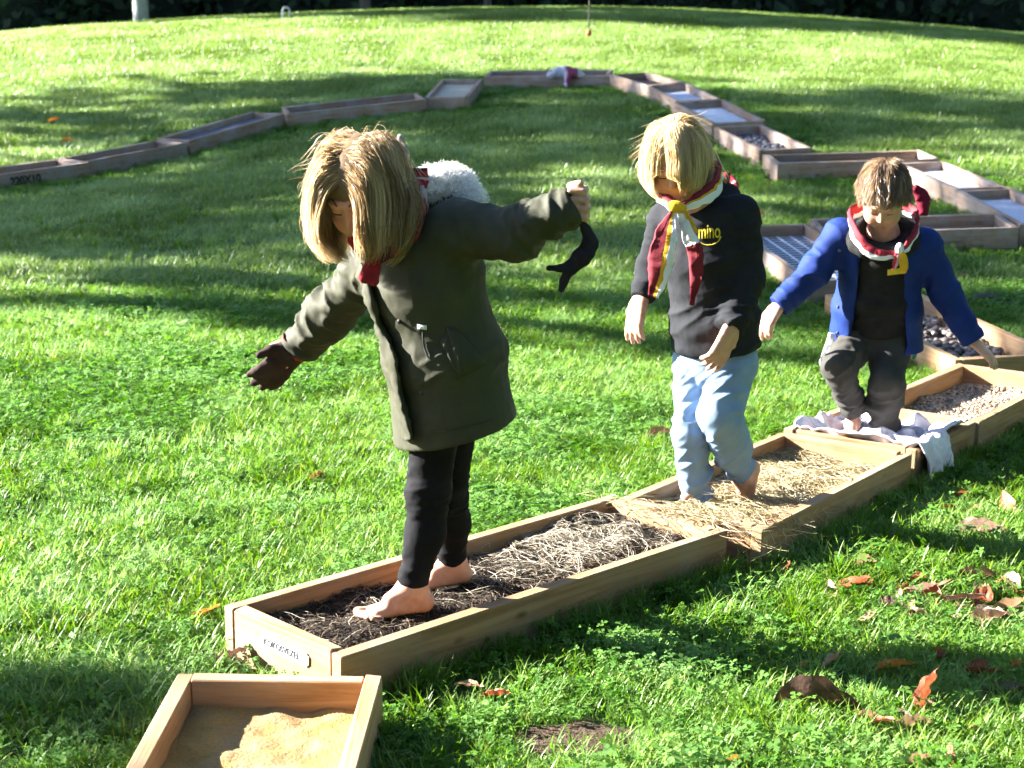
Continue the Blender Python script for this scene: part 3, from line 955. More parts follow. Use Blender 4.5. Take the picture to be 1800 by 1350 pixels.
def leaf_cloud(name, P, size, mat, parent, origin, seed):
    r = np.random.default_rng(seed)
    n = len(P)
    nv = r.normal(0, 1, (n, 3)); nv /= np.linalg.norm(nv, axis=1, keepdims=True)
    t = np.cross(nv, r.normal(0, 1, (n, 3))); t /= np.linalg.norm(t, axis=1, keepdims=True)
    s = np.cross(nv, t)
    sz = size * r.uniform(.6, 1.3, (n, 1))
    V = np.stack([P - t * sz * .7, P + s * sz * .42 - t * sz * .1, P + t * sz * .8, P - s * sz * .42 - t * sz * .1], 1).reshape(-1, 3)
    F = np.arange(4 * n).reshape(-1, 4)
    ob = mesh_obj(name, V, F, mat, parent, smooth=False, origin=origin)
    vattr(ob, 'hue', np.repeat(r.uniform(0, 1, n), 4))
    ob['kind'] = 'stuff'
    return ob

def limb(P, r0, r1, sides=9):
    P = np.asarray(P, float)
    k = len(P)
    t = np.gradient(P, axis=0); t /= np.linalg.norm(t, axis=1, keepdims=True)
    ref = np.array([1., .2, 0]); s = np.cross(t, ref); s /= np.linalg.norm(s, axis=1, keepdims=True); u = np.cross(s, t)
    r = np.linspace(r0, r1, k)
    V = np.concatenate([[P[i] + r[i] * (1 + .12 * math.sin(3 * a + i)) * (math.cos(a) * s[i] + math.sin(a) * u[i]) for a in np.linspace(0, 2 * math.pi, sides, endpoint=False)] for i in range(k)])
    F = [(i * sides + j, i * sides + (j + 1) % sides, (i + 1) * sides + (j + 1) % sides, (i + 1) * sides + j) for i in range(k - 1) for j in range(sides)]
    return V, np.array(F)

def merge(parts):
    V, F, o = [], [], 0
    for v, f in parts:
        V.append(v); F.append(f + o); o += len(v)
    return np.concatenate(V), np.concatenate(F)

def make_tree(name, base, height, crown_c, crown_r, nleaf, size, label, seed, bark=BARK, trunk_r=.22, leaf=LEAF, nclump=40, cat='tree', group=None, fill=1.0):
    r = np.random.default_rng(seed)
    base = np.array([base[0], base[1], ground_z([base])[0] - .1])
    e = empty(name, base, label, cat, group)
    cc = np.array(crown_c, float); cr = np.array(crown_r, float)
    tp = np.linspace(0, 1, 7)[:, None]
    mid_ = base * (1 - tp) + cc * tp + np.c_[r.normal(0, .08, (7, 2)), np.zeros(7)] * (tp * (1 - tp) * 4)
    parts = [limb(mid_, trunk_r, trunk_r * .35, 11)]
    cl = r.normal(0, 1, (nclump, 3)); cl /= np.linalg.norm(cl, axis=1, keepdims=True)
    cl = cc + cl * cr * (r.uniform(.25, 1, (nclump, 1)) ** .6)
    for q in cl[:14]:
        st = mid_[r.integers(3, 6)]
        parts.append(limb(np.array([st, (st + q) / 2 + [0, 0, .2], q]), trunk_r * .3, .02, 6))
    V, F = merge(parts)
    mesh_obj('trunk', V, F, bark, e, origin=base)
    P = []
    per = nleaf // nclump
    for q in cl:
        d = r.normal(0, 1, (per, 3)) * cr * .17 * r.uniform(.6, 1.3) * fill
        P.append(q + d)
    leaf_cloud('crown', np.concatenate(P), size, leaf, e, base, seed + 1)
    return e

def shade_tree(name, target, t, radii, nleaf, size, label, seed, **kw):
    """a tree left of the lawn whose crown stands between the sun and the lawn spot `target`"""
    c = np.array([target[0], target[1], -.15]) + TO_SUN * t
    return make_tree(name, (c[0] + .3, c[1] + .2), c[2], c, radii, nleaf, size, label, seed, group='trees left of the lawn', **kw)

shade_tree('lawn_tree', (0.0, 11.8), 24, (3.0, 2.4, 2.4), 2300, .27, 'broad leafy tree left of the lawn shading its middle', 501, nclump=46)
shade_tree('lawn_tree', (1.0, 16.0), 27, (3.0, 2.7, 2.6), 3000, .27, 'second broad leafy tree left of the lawn shading the far bend', 502, nclump=46)
shade_tree('lawn_tree', (-1.9, 3.3), 15, (1.4, 0.95, 0.75), 1000, .20, 'small leafy tree left of the near frames', 503, nclump=26, trunk_r=.1)
shade_tree('lawn_tree', (0.5, 8.6), 22, (1.5, 0.9, 1.6), 900, .22, 'slim leafy tree left of the lawn with a thin crown', 504, nclump=22, trunk_r=.1)

shade_tree('lawn_tree', (4.2, 23.6), 32, (3.0, 1.0, 2.6), 2600, .27, 'far leafy tree left of the lawn shading the back strip of the bank', 505, nclump=40)

# unseen park trees added behind the camera and right to block the low sky
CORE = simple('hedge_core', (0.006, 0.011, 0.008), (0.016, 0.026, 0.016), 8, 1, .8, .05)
def park_tree(x, y, w, h, seed, label):
    r = np.random.default_rng(seed)
    base = np.array([x, y, -.4])
    e = empty('park_tree', base, label, 'tree', 'park trees added outside the view')
    V, F = limb(np.array([base, base + [.1, 0, 1.5], base + [0, .1, 3.5]]), .3, .22, 10)
    mesh_obj('trunk', V, F, BARK, e, origin=base)
    k, L = 16, 12
    aa, tt = np.meshgrid(np.linspace(0, 2 * math.pi, k, endpoint=False), np.linspace(0, 1, L))
    prof = np.sin(np.pi * np.clip(tt * .94 + .05, 0, 1)) ** .55
    rr = (prof * (1 + .35 * (vnoise(np.c_[np.cos(aa.ravel()) * 1.6, np.sin(aa.ravel()) * 1.6, tt.ravel() * 4] + seed, 3) - .5).reshape(aa.shape))).ravel()
    V = base + np.c_[np.cos(aa.ravel()) * w / 2 * rr, np.sin(aa.ravel()) * w / 2 * rr, .8 + tt.ravel() * (h - .8)]
    ii = np.arange(k * L).reshape(L, k)
    F = np.stack([ii[:-1], np.roll(ii, -1, 1)[:-1], np.roll(ii, -1, 1)[1:], ii[1:]], -1).reshape(-1, 4)
    mesh_obj('inner_crown', V, F, CORE, e, origin=base)  # closed blob added so the crown blocks sky light
    u = r.normal(0, 1, (1600, 3)); u /= np.linalg.norm(u, axis=1, keepdims=True)
    P = base + [0, 0, h * .54] + u * np.array([w / 2, w / 2, h * .46]) * r.uniform(.85, 1.08, (1600, 1))
    leaf_cloud('crown', P, .5, LEAF, e, base, seed)
PT = [(-9, -7), (-3.5, -9), (3, -9.5), (9, -8), (13.5, -3), (15, 3), (15.5, 9), (15.5, 15), (16, 21), (-14, -3)]
PN = ['first', 'second', 'third', 'fourth', 'fifth', 'sixth', 'seventh', 'eighth', 'ninth', 'tenth']
for i, (x, y) in enumerate(PT):
    park_tree(x, y, 6.6, 10.5 + 1.5 * math.sin(i * 2.3), 700 + i, 'dense park tree added outside the view, %s around the lawn' % PN[i])

# dark wood edge behind the bank
r_ = np.random.default_rng(77)
def hedge_bush(x, y, w, d, h, seed, label):
    r = np.random.default_rng(seed)
    zb = ground_z([(x, min(y, 31))])[0]
    base = np.array([x, y, zb - .2])
    e = empty('hedge_shrub', base, label, 'shrub', 'dark shrubs along the back of the lawn')
    n = int(900 * w * h / 6)
    u = r.uniform(-1, 1, (n, 3)); u[:, 2] = r.uniform(0, 1, n)
    u[:, 1] = -np.abs(r.normal(.7, .25, n)) * np.sqrt(np.clip(1 - .5 * u[:, 0] ** 2, 0, 1))
    P = base + u * np.array([w / 2 * 1.1, d / 2, h])
    leaf_cloud('foliage', P, .17, HEDGE, e, base, seed)
    k, L = 14, 9
    aa, tt = np.meshgrid(np.linspace(0, 2 * math.pi, k, endpoint=False), np.linspace(0, 1, L))
    rr = 1 + .15 * (vnoise(np.c_[np.cos(aa.ravel()) * 2, np.sin(aa.ravel()) * 2, tt.ravel() * 4] + seed, 3) - .5)
    V = base + np.c_[np.cos(aa.ravel()) * w / 2 * rr, np.sin(aa.ravel()) * d / 2 * .8 * rr, tt.ravel() * h]
    ii = np.arange(k * L).reshape(L, k)
    F = np.stack([ii[:-1], np.roll(ii, -1, 1)[:-1], np.roll(ii, -1, 1)[1:], ii[1:]], -1).reshape(-1, 4)
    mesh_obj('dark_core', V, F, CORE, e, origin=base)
    return e
POS = ['far left corner', 'left of the pale trunk', 'right of the pale trunk', 'behind the little white hoop', 'left of the dark trunk', 'right of the dark trunk',
       'behind the thin trunk', 'left of the hanging cord', 'behind the hanging cord', 'right of the hanging cord', 'above the bright far lawn on the right',
       'above the shaded far lawn on the right', 'second from the far right corner', 'far right corner']
for i in range(14):
    x = -11.7 + i * 1.8
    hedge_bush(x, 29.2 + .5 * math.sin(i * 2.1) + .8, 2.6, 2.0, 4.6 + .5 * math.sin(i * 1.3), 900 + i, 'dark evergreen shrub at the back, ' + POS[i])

def trunk_at(u, y, r0, mat, label, seed, lean=0.0):
    p = at_y(u, 20, y)
    zb = ground_z([(p[0], y)])[0] - .1
    base = np.array([p[0], y, zb])
    e = empty('tree', base, label, 'tree')
    k = 8
    z_ = np.linspace(0, 6.5, k)
    P = np.c_[base[0] + lean * z_ + .03 * np.sin(z_ * 2 + seed), np.full(k, y), zb + z_]
    V, F = limb(P, r0, r0 * .6, 12)
    mesh_obj('trunk', V, F, mat, e, origin=base)
    r = np.random.default_rng(seed)
    C = P[-1] + r.normal(0, 1, (1300, 3)) * np.array([1.2, 1.0, .9])
    leaf_cloud('crown', C, .24, HEDGE, e, base, seed)
    return e
trunk_at(246, 27.3, .12, PALEBARK, 'tree with a pale grey trunk at the far left edge of the lawn', 1, .012)
trunk_at(641, 27.6, .085, BARK, 'tree with a dark trunk behind the parka girl at the back of the lawn', 2)
trunk_at(858, 27.9, .06, BARK, 'tree with a thin brown trunk at the top middle of the photo', 3)

# little white hoop in the far grass
p = at_y(503, 31, 24.8)
zb = ground_z([(p[0], p[1])])[0]
WHITEPAINT = simple('white_paint', (.40, .42, .44), (.5, .5, .52), 20, .5, 0)
a = np.linspace(0, math.pi, 9)
hp = np.c_[np.r_[-.045, -.045 * np.cos(a), .045], np.zeros(11), np.r_[-.02, .13 + .03 * np.sin(a), -.02]] + [p[0], p[1], zb]
V, F = limb(hp, .013, .013, 8)
tag(mesh_obj('hoop', V, F, WHITEPAINT, origin=(p[0], p[1], zb)), 'small white hoop standing in the grass at the back of the lawn', 'hoop')

# cord with a brick-red weight hanging from a branch above the far lawn
yc_ = 19.5
p0 = at_y(1035, 50, yc_)
top = np.array([p0[0] + .03, yc_, p0[2] + 4.2])
e = empty('hanging_cord', p0, 'thin dark cord with a small brick-red weight hanging over the far lawn', 'cord')
CORDM = simple('cord', (.04, .04, .035), (.08, .075, .06), 60, .9, 0)
REDM = simple('red_weight', (.40, .09, .035), (.52, .14, .06), 30, .6, 0)
V, F = limb(np.array([p0, p0 * .6 + top * .4 + [.01, 0, 0], top]), .008, .008, 6)
mesh_obj('cord', V, F, CORDM, e, origin=p0)
bm = bmesh.new(); bmesh.ops.create_uvsphere(bm, u_segments=14, v_segments=9, radius=.032)
bmesh.ops.scale(bm, vec=(1, 1, 1.15), verts=bm.verts)
vv = np.array([v.co[:] for v in bm.verts]); ff = [[v.index for v in f.verts] for f in bm.faces]; bm.free()
vv[:, 2] -= .05
mesh_obj('weight', vv + p0, ff, REDM, e, origin=p0)
tb = np.array([8.2, 21.5, ground_z([(8.2, 21.5)])[0] - .1])
e = empty('spreading_tree', tb, 'tree right of the far lawn with a long branch carrying the cord', 'tree')
V, F = merge([limb(np.array([tb, tb + [0, -.1, 2.5], tb + [-.2, -.3, 5.2]]), .16, .11, 10),
              limb(np.array([tb + [-.15, -.25, 4.2], (tb + top) / 2 * [1, 1, 0] + [0, 0, top[2] + .35], top + [0, 0, .02], top + [-1.2, -.1, .05]]), .09, .03, 8)])
mesh_obj('trunk', V, F, BARK, e, origin=tb)
C = tb + [-.2, -.3, 6.2] + np.random.default_rng(5).normal(0, 1, (1500, 3)) * np.array([1.3, 1.2, .8])
leaf_cloud('crown', C, .22, LEAF, e, tb, 55)

# ------------------------------------------------------------------ modelling by distance fields (people and clothing)
class Field:
    def __init__(self, lo, hi, res):
        self.lo = np.asarray(lo, float); self.res = res
        self.n = np.ceil((np.asarray(hi) - self.lo) / res).astype(int) + 1
        self.v = np.full(self.n, .15, np.float32)
        self.ax = [self.lo[i] + np.arange(self.n[i]) * res for i in range(3)]
    def _win(self, lo, hi):
        i0 = np.clip(np.floor((np.asarray(lo) - self.lo) / self.res).astype(int), 0, self.n)
        i1 = np.clip(np.ceil((np.asarray(hi) - self.lo) / self.res).astype(int) + 1, 0, self.n)
        sl = tuple(slice(a, b) for a, b in zip(i0, i1))
        P = np.stack(np.meshgrid(*[self.ax[i][sl[i]] for i in range(3)], indexing='ij'), -1).astype(np.float32)
        return sl, P
    def _mix(self, sl, d, k, op):
        a = self.v[sl]
        if op == 'sub':
            d = -d
            h = np.maximum(k - np.abs(a - d), 0) / k if k else 0
            self.v[sl] = np.maximum(a, d) + h * h * k / 4
        else:
            h = np.maximum(k - np.abs(a - d), 0) / k if k else 0
            self.v[sl] = np.minimum(a, d) - h * h * k / 4
    def cone(self, a, b, ra, rb, k=.02, op='add'):
        a, b = np.asarray(a, float), np.asarray(b, float)
        m = max(ra, rb) + k + 3 * self.res + .02
        sl, P = self._win(np.minimum(a, b) - m, np.maximum(a, b) + m)
        if P.size == 0: return
        ab = b - a
        t = np.clip(((P - a) @ ab) / (ab @ ab + 1e-12), 0, 1)
        d = np.linalg.norm(P - (a + t[..., None] * ab), axis=-1) - (ra + (rb - ra) * t)
        self._mix(sl, d.astype(np.float32), k, op)
    def chain(self, pts, rads, k=.02):
        for i in range(len(pts) - 1):
            self.cone(pts[i], pts[i + 1], rads[i], rads[i + 1], k)
    def ell(self, c, R, r, k=.02, op='add'):
        """ellipsoid: R columns are its axes"""
        c = np.asarray(c, float); r = np.asarray(r, float); R = np.asarray(R, float)
        m = r.max() + k + 3 * self.res + .02
        sl, P = self._win(c - m, c + m)
        if P.size == 0: return
        q = (P - c) @ R
        k0 = np.linalg.norm(q / r, axis=-1); k1 = np.linalg.norm(q / r ** 2, axis=-1) + 1e-9
        self._mix(sl, (k0 * (k0 - 1) / k1).astype(np.float32), k, op)
    def eseg(self, a, b, side, ra, rb, k=.03, op='add', cap=.04):
        """segment with elliptic section; ra, rb = (side radius, front radius)"""
        a, b = np.asarray(a, float), np.asarray(b, float)
        ab = b - a; L = np.linalg.norm(ab); ax = ab / L
        s = nrm(side - ax * (side @ ax)); f = np.cross(ax, s)
        m = max(*ra, *rb) + k + 3 * self.res + .02
        sl, P = self._win(np.minimum(a, b) - m, np.maximum(a, b) + m)
        if P.size == 0: return
        w = P - a
        tl = w @ ax; t = np.clip(tl / L, 0, 1)
        rs = ra[0] + (rb[0] - ra[0]) * t; rf = ra[1] + (rb[1] - ra[1]) * t
        q = np.stack([w @ s, w @ f, tl - t * L], -1); r = np.stack([rs, rf, np.full_like(rs, cap)], -1)
        k0 = np.linalg.norm(q / r, axis=-1); k1 = np.linalg.norm(q / r ** 2, axis=-1) + 1e-9
        self._mix(sl, (k0 * (k0 - 1) / k1).astype(np.float32), k, op)
    def cut(self, point, normal, k=.006, rad=None):
        """remove everything on the side the normal points to (within rad of the point)"""
        point = np.asarray(point, float)
        sl, P = self._win(point - (rad or 9), point + (rad or 9))
        d = -((P - point) @ nrm(normal))
        if rad:
            d = np.maximum(d, np.linalg.norm(P - point, axis=-1) - rad)
        self._mix(sl, d.astype(np.float32), k, 'sub')
    def mesh(self, smooth=2):
        v = self.v; s = v < 0
        nx, ny, nz = v.shape
        c = np.zeros((nx - 1, ny - 1, nz - 1), np.int8)
        for dx in (0, 1):
            for dy in (0, 1):
                for dz in (0, 1):
                    c += s[dx:nx - 1 + dx, dy:ny - 1 + dy, dz:nz - 1 + dz]
        cells = np.argwhere((c > 0) & (c < 8))
        idx = np.full(c.shape, -1, np.int32)
        idx[tuple(cells.T)] = np.arange(len(cells))
        acc = np.zeros((len(cells), 3)); cnt = np.zeros(len(cells))
        cor = [(0, 0, 0), (1, 0, 0), (0, 1, 0), (1, 1, 0), (0, 0, 1), (1, 0, 1), (0, 1, 1), (1, 1, 1)]
        for a_, b_ in ((0, 1), (2, 3), (4, 5), (6, 7), (0, 2), (1, 3), (4, 6), (5, 7), (0, 4), (1, 5), (2, 6), (3, 7)):
            A, B = np.array(cor[a_]), np.array(cor[b_])
            va = v[tuple((cells + A).T)]; vb = v[tuple((cells + B).T)]
            mk = (va < 0) != (vb < 0)
            t = np.where(mk, va / np.where(mk, va - vb, 1), 0)
            acc += np.where(mk[:, None], A + t[:, None] * (B - A), 0); cnt += mk
        V = self.lo + (cells + acc / cnt[:, None]) * self.res
        F = []
        for axis in range(3):
            s0 = [slice(1, -1)] * 3; s1 = [slice(1, -1)] * 3
            s0[axis] = slice(0, v.shape[axis] - 1); s1[axis] = slice(1, v.shape[axis])
            e = np.argwhere(s[tuple(s0)] != s[tuple(s1)])
            off = np.array([1, 1, 1]); off[axis] = 0
            e = e + off
            u_, w_ = [(1, 2), (2, 0), (0, 1)][axis]
            du = np.eye(3, dtype=int)[u_]; dw = np.eye(3, dtype=int)[w_]
            q = np.stack([idx[tuple((e - du - dw).T)], idx[tuple((e - dw).T)], idx[tuple(e.T)], idx[tuple((e - du).T)]], 1)
            flip = ~s[tuple(e.T)]
            q[flip] = q[flip][:, ::-1]
            F.append(q[(q >= 0).all(1)])
        F = np.concatenate(F)
        for _ in range(smooth):
            V = laplace(V, F, .5)
        return V, F

def laplace(V, F, lam):
    E = np.concatenate([F[:, [0, 1]], F[:, [1, 2]], F[:, [2, 3]], F[:, [3, 0]]])
    E = np.concatenate([E, E[:, ::-1]])
    cn = np.bincount(E[:, 0], minlength=len(V))
    av = np.stack([np.bincount(E[:, 0], weights=V[E[:, 1], i], minlength=len(V)) for i in range(3)], 1) / np.maximum(cn, 1)[:, None]
    return V + lam * (av - V)

def normals(V, F):
    n = np.cross(V[F[:, 2]] - V[F[:, 0]], V[F[:, 3]] - V[F[:, 1]])
    out = np.zeros_like(V)
    for j in range(4):
        for i in range(3):
            out[:, i] += np.bincount(F[:, j], weights=n[:, i], minlength=len(V))
    return out / (np.linalg.norm(out, axis=1, keepdims=True) + 1e-12)

def folds(V, F, specs, seed=0, fine=.0012):
    """cloth creases. specs: (a, b, radius, amplitude, wavelength, skew) -> creases across the limb a-b"""
    n = normals(V, F)
    d = fine * (fbm(V * 55, 2, seed) - .5) * 2 + .004 * (fbm(V * 13, 2, seed + 9) - .5)
    for a, b, rad, amp, wl, skew in specs:
        a, b = np.asarray(a, float), np.asarray(b, float)
        ab = b - a; L = np.linalg.norm(ab); ax = ab / L
        t = (V - a) @ ax
        foot = a + np.clip(t, 0, L)[:, None] * ax
        dist = np.linalg.norm(V - foot, axis=1)
        w = np.clip(1.6 - dist / rad, 0, 1) * np.clip((t + .02) / .03, 0, 1) * np.clip((L + .02 - t) / .03, 0, 1)
        e1 = nrm(np.cross(ax, [.3, .9, .2])); e2 = np.cross(ax, e1)
        tt = t + skew * ((V - a) @ e1) * .6
        Q = np.stack([tt / wl, (V - a) @ e1 / (wl * 2.4), (V - a) @ e2 / (wl * 2.4)], -1) + seed * 1.7
        rg = 1 - np.abs(2 * fbm(Q, 2, seed + 3) - 1)
        d += w * amp * 1.7 * (rg ** 2.2 - .45) * (.5 + fbm(V * 8, 2, seed + 5))
    return V + n * d[:, None]

def head_frame(c, fwd, up, s=1.0):
    f = nrm(fwd); u = nrm(np.asarray(up) - f * (np.asarray(up) @ f)); r = np.cross(f, u)
    return np.asarray(c, float), np.c_[r, f, u], s

def add_head(fd, hf, ears=True):
    c, R, s = hf
    P = lambda x, y, z: c + R @ (np.array([x, y, z]) * s)
    fd.ell(P(0, -.012, .03), R, np.array([.071, .088, .083]) * s, .01)
    fd.ell(P(0, .026, -.038), R, np.array([.057, .058, .066]) * s, .045)
    for q in (-1, 1):
        fd.ell(P(q * .030, .052, -.034), R, np.array([.027, .028, .028]) * s, .025)
        fd.ell(P(q * .031, .098, .006), R, np.array([.020, .017, .013]) * s, .016, 'sub')
        fd.ell(P(q * .030, .0715, .005), R, np.array([.0135, .012, .011]) * s, .006)
        fd.cone(P(q * .014, .083, .026), P(q * .044, .070, .022), .007 * s, .005 * s, .014)
        if ears:
            fd.ell(P(q * .073, -.008, -.008), R, np.array([.011, .02, .03]) * s, .008)
            fd.ell(P(q * .084, -.002, -.006), R, np.array([.006, .011, .018]) * s, .006, 'sub')
    fd.cone(P(0, .081, .012), P(0, .096, -.022), .006 * s, .0085 * s, .014)
    for q in (-1, 1):
        fd.cone(P(q * .006, .088, -.025), P(q * .010, .085, -.025), .006 * s, .005 * s, .006)
    fd.cone(P(-.019, .074, -.054), P(.019, .074, -.054), .005 * s, .005 * s, .008)
    fd.cone(P(0, .081, -.053), P(0, .081, -.0535), .006 * s, .006 * s, .012)
    fd.cone(P(-.015, .074, -.066), P(.015, .074, -.066), .006 * s, .006 * s, .008)
    fd.cone(P(-.018, .084, -.060), P(.018, .084, -.060), .0022 * s, .0022 * s, .003, 'sub')
    fd.ell(P(0, .056, -.088), R, np.array([.021, .02, .018]) * s, .03)
    return P

def add_hand(fd, wrist, fdir, palm, s=1.0, curl=(.35, .35, .4, .5), spread=.14, thumb_side=1, thumb_curl=.3, k=.005):
    """palm from the wrist along fdir; palm = palm normal; five jointed fingers"""
    w = np.asarray(wrist, float); f = nrm(fdir); n = nrm(np.asarray(palm) - f * (np.asarray(palm) @ f)); sd = np.cross(f, n) * thumb_side
    pl = .056 * s
    for j, o in enumerate((.021, .0075, -.0065, -.019)):
        fd.cone(w + sd * o * s * .7, w + f * pl + sd * o * s, .0115 * s, .0095 * s, .012)
    for j, (o, L) in enumerate(((.021, .047), (.0075, .053), (-.0065, .049), (-.019, .039))):
        b = w + f * pl + sd * o * s
        d = nrm(f + sd * spread * (o / .02))
        cu = curl[j]
        for q, (fr, rr) in enumerate(((.42, .0077), (.32, .0071), (.26, .0062))):
            a_ = cu * (.6, 1.6, 2.4)[q]
            dd = d * math.cos(a_) + n * math.sin(a_)
            e_ = b + dd * L * fr * s
            fd.cone(b, e_, rr * s, (rr - .0006) * s, k if q else k * 2)
            b = e_
    b = w + f * .014 * s + sd * .020 * s
    d1 = nrm(f * .62 + sd * .72 + n * thumb_curl)
    e1 = b + d1 * .028 * s
    d2 = nrm(f * .85 + sd * (.45 - thumb_curl * .6) + n * thumb_curl * 1.4)
    fd.cone(b, e1, .0115 * s, .0088 * s, .012); fd.cone(e1, e1 + d2 * .026 * s, .0084 * s, .0066 * s, .004)

def add_foot(fd, ankle, fdir, up, s=1.0, toe_bend=0.0):
    """foot from the ankle joint; up is the sole's outward opposite; s=1 -> 0.175 m long"""
    a = np.asarray(ankle, float); f = nrm(fdir); u = nrm(np.asarray(up) - f * (np.asarray(up) @ f)); sd = np.cross(f, u)
    heel = a - u * .040 * s - f * .026 * s
    ball = a - u * .050 * s + f * .088 * s
    fd.cone(a, heel + u * .006 * s, .029 * s, .024 * s, .02)
    fd.cone(a + u * .0 - f * .005, a - u * .026 * s + f * .05 * s, .026 * s, .020 * s, .02)
    for o, r in ((.016, .0145), (-.012, .0125)):
        fd.cone(heel + sd * o * .5 * s, ball + sd * o * s, .0175 * s, r * s, .018)
    tf = nrm(f + u * toe_bend)
    for j, (o, L, r) in enumerate(((.023, .034, .0105), (.0055, .034, .0074), (-.0085, .030, .0070), (-.021, .025, .0066), (-.032, .019, .0062))):
        b = ball + sd * o * s - u * .002 * s - f * abs(o) * .2
        fd.cone(b, b + tf * L * s * 1.1 + u * .002, r * s * .95, r * s * 1.08, .003)

SKIN, _nt, _b = new_mat('skin')
_at = _nt.nodes.new('ShaderNodeAttribute'); _at.attribute_name = 'tint'
_nf = noise_fac(_nt, 60, 3)
_c1 = ramp(_nt, _nf, [(.35, (.44, .235, .165)), (.65, (.52, .29, .205))])
_mx = N(_nt, 'ShaderNodeMix', data_type='RGBA')
_nt.links.new(_at.outputs['Fac'], _mx.inputs[0]); _nt.links.new(_c1, _mx.inputs[6]); _mx.inputs[7].default_value = (.46, .15, .12, 1)
_nt.links.new(_mx.outputs[2], _b.inputs['Base Color'])
_b.inputs['Roughness'].default_value = .5
_b.inputs['Subsurface Weight'].default_value = .12
_b.inputs['Subsurface Radius'].default_value = (.012, .005, .003)
_b.inputs['Subsurface Scale'].default_value = .6
_b.inputs['Specular IOR Level'].default_value = .35

def body_mesh(fd, person, base, hf):
    V, F = fd.mesh(1)
    o = mesh_obj('body', V, F, SKIN, person, origin=base)
    c, R, s = hf
    q = (V - c) @ R / s
    lips = np.exp(-((q[:, 0] / .019) ** 2 + ((q[:, 2] + .060) / .009) ** 2) ** 2) * (q[:, 1] > .06)
    cheek = sum(np.exp(-(((q[:, 0] - g * .036) / .02) ** 2 + ((q[:, 2] + .03) / .018) ** 2)) for g in (-1, 1)) * (q[:, 1] > .04) * .22
    vattr(o, 'tint', np.clip(lips * .8 + cheek, 0, 1))
    return o

DARKHAIR = simple('lash', (.03, .02, .015), (.05, .035, .025), 50, .6, 0)
def face_lines(hf, person, base, brow_mat, body):
    """eyebrows and lowered eyelashes: thin strips laid on the face"""
    c, R, s = hf
    bv = bvh_of(body)
    def snap(x, z):
        o = c + R @ (np.array([x, .2, z]) * s)
        h = bv.ray_cast(Vector(o), Vector(-R[:, 1]), .3 * s)
        return np.array(h[0]) + R[:, 1] * .0008 if h[0] is not None else c + R @ (np.array([x, .08, z]) * s)
    for g in (-1, 1):
        for nm, zz, x0, x1, dr, r0, mt in (('eyebrow', .030, .014, .047, -.003, .0022, brow_mat), ('eyelash', .0005, .017, .043, -.003, .0016, DARKHAIR)):
            P = np.array([snap(g * (x0 + (x1 - x0) * t), zz * 1.0 + dr * (2 * t - 1) ** 2 + (.003 if nm == 'eyebrow' else -.003) * math.sin(t * math.pi)) for t in np.linspace(0, 1, 6)])
            V, F = limb(P, r0 * s, r0 * .5 * s, 6)
            mesh_obj(nm, V, F, mt, person, origin=base)

def bvh_of(o):
    V = [o.matrix_world @ v.co for v in o.data.vertices] if o.parent is None else [Vector(o.location) + Vector(o.parent.location) + v.co for v in o.data.vertices]
    return BVHTree.FromPolygons(V, [tuple(p.vertices) for p in o.data.polygons])

def on_surf(bv, u, v, off=.002):
    o = Vector((0, 0, CAM_H)); d = Vector(ray(u, v)).normalized()
    h = bv.ray_cast(o, d, 30)
    if h[0] is None:
        return None, None
    n = h[1] if h[1].dot(d) < 0 else -h[1]
    return np.array(h[0] + n * off), np.array(n)

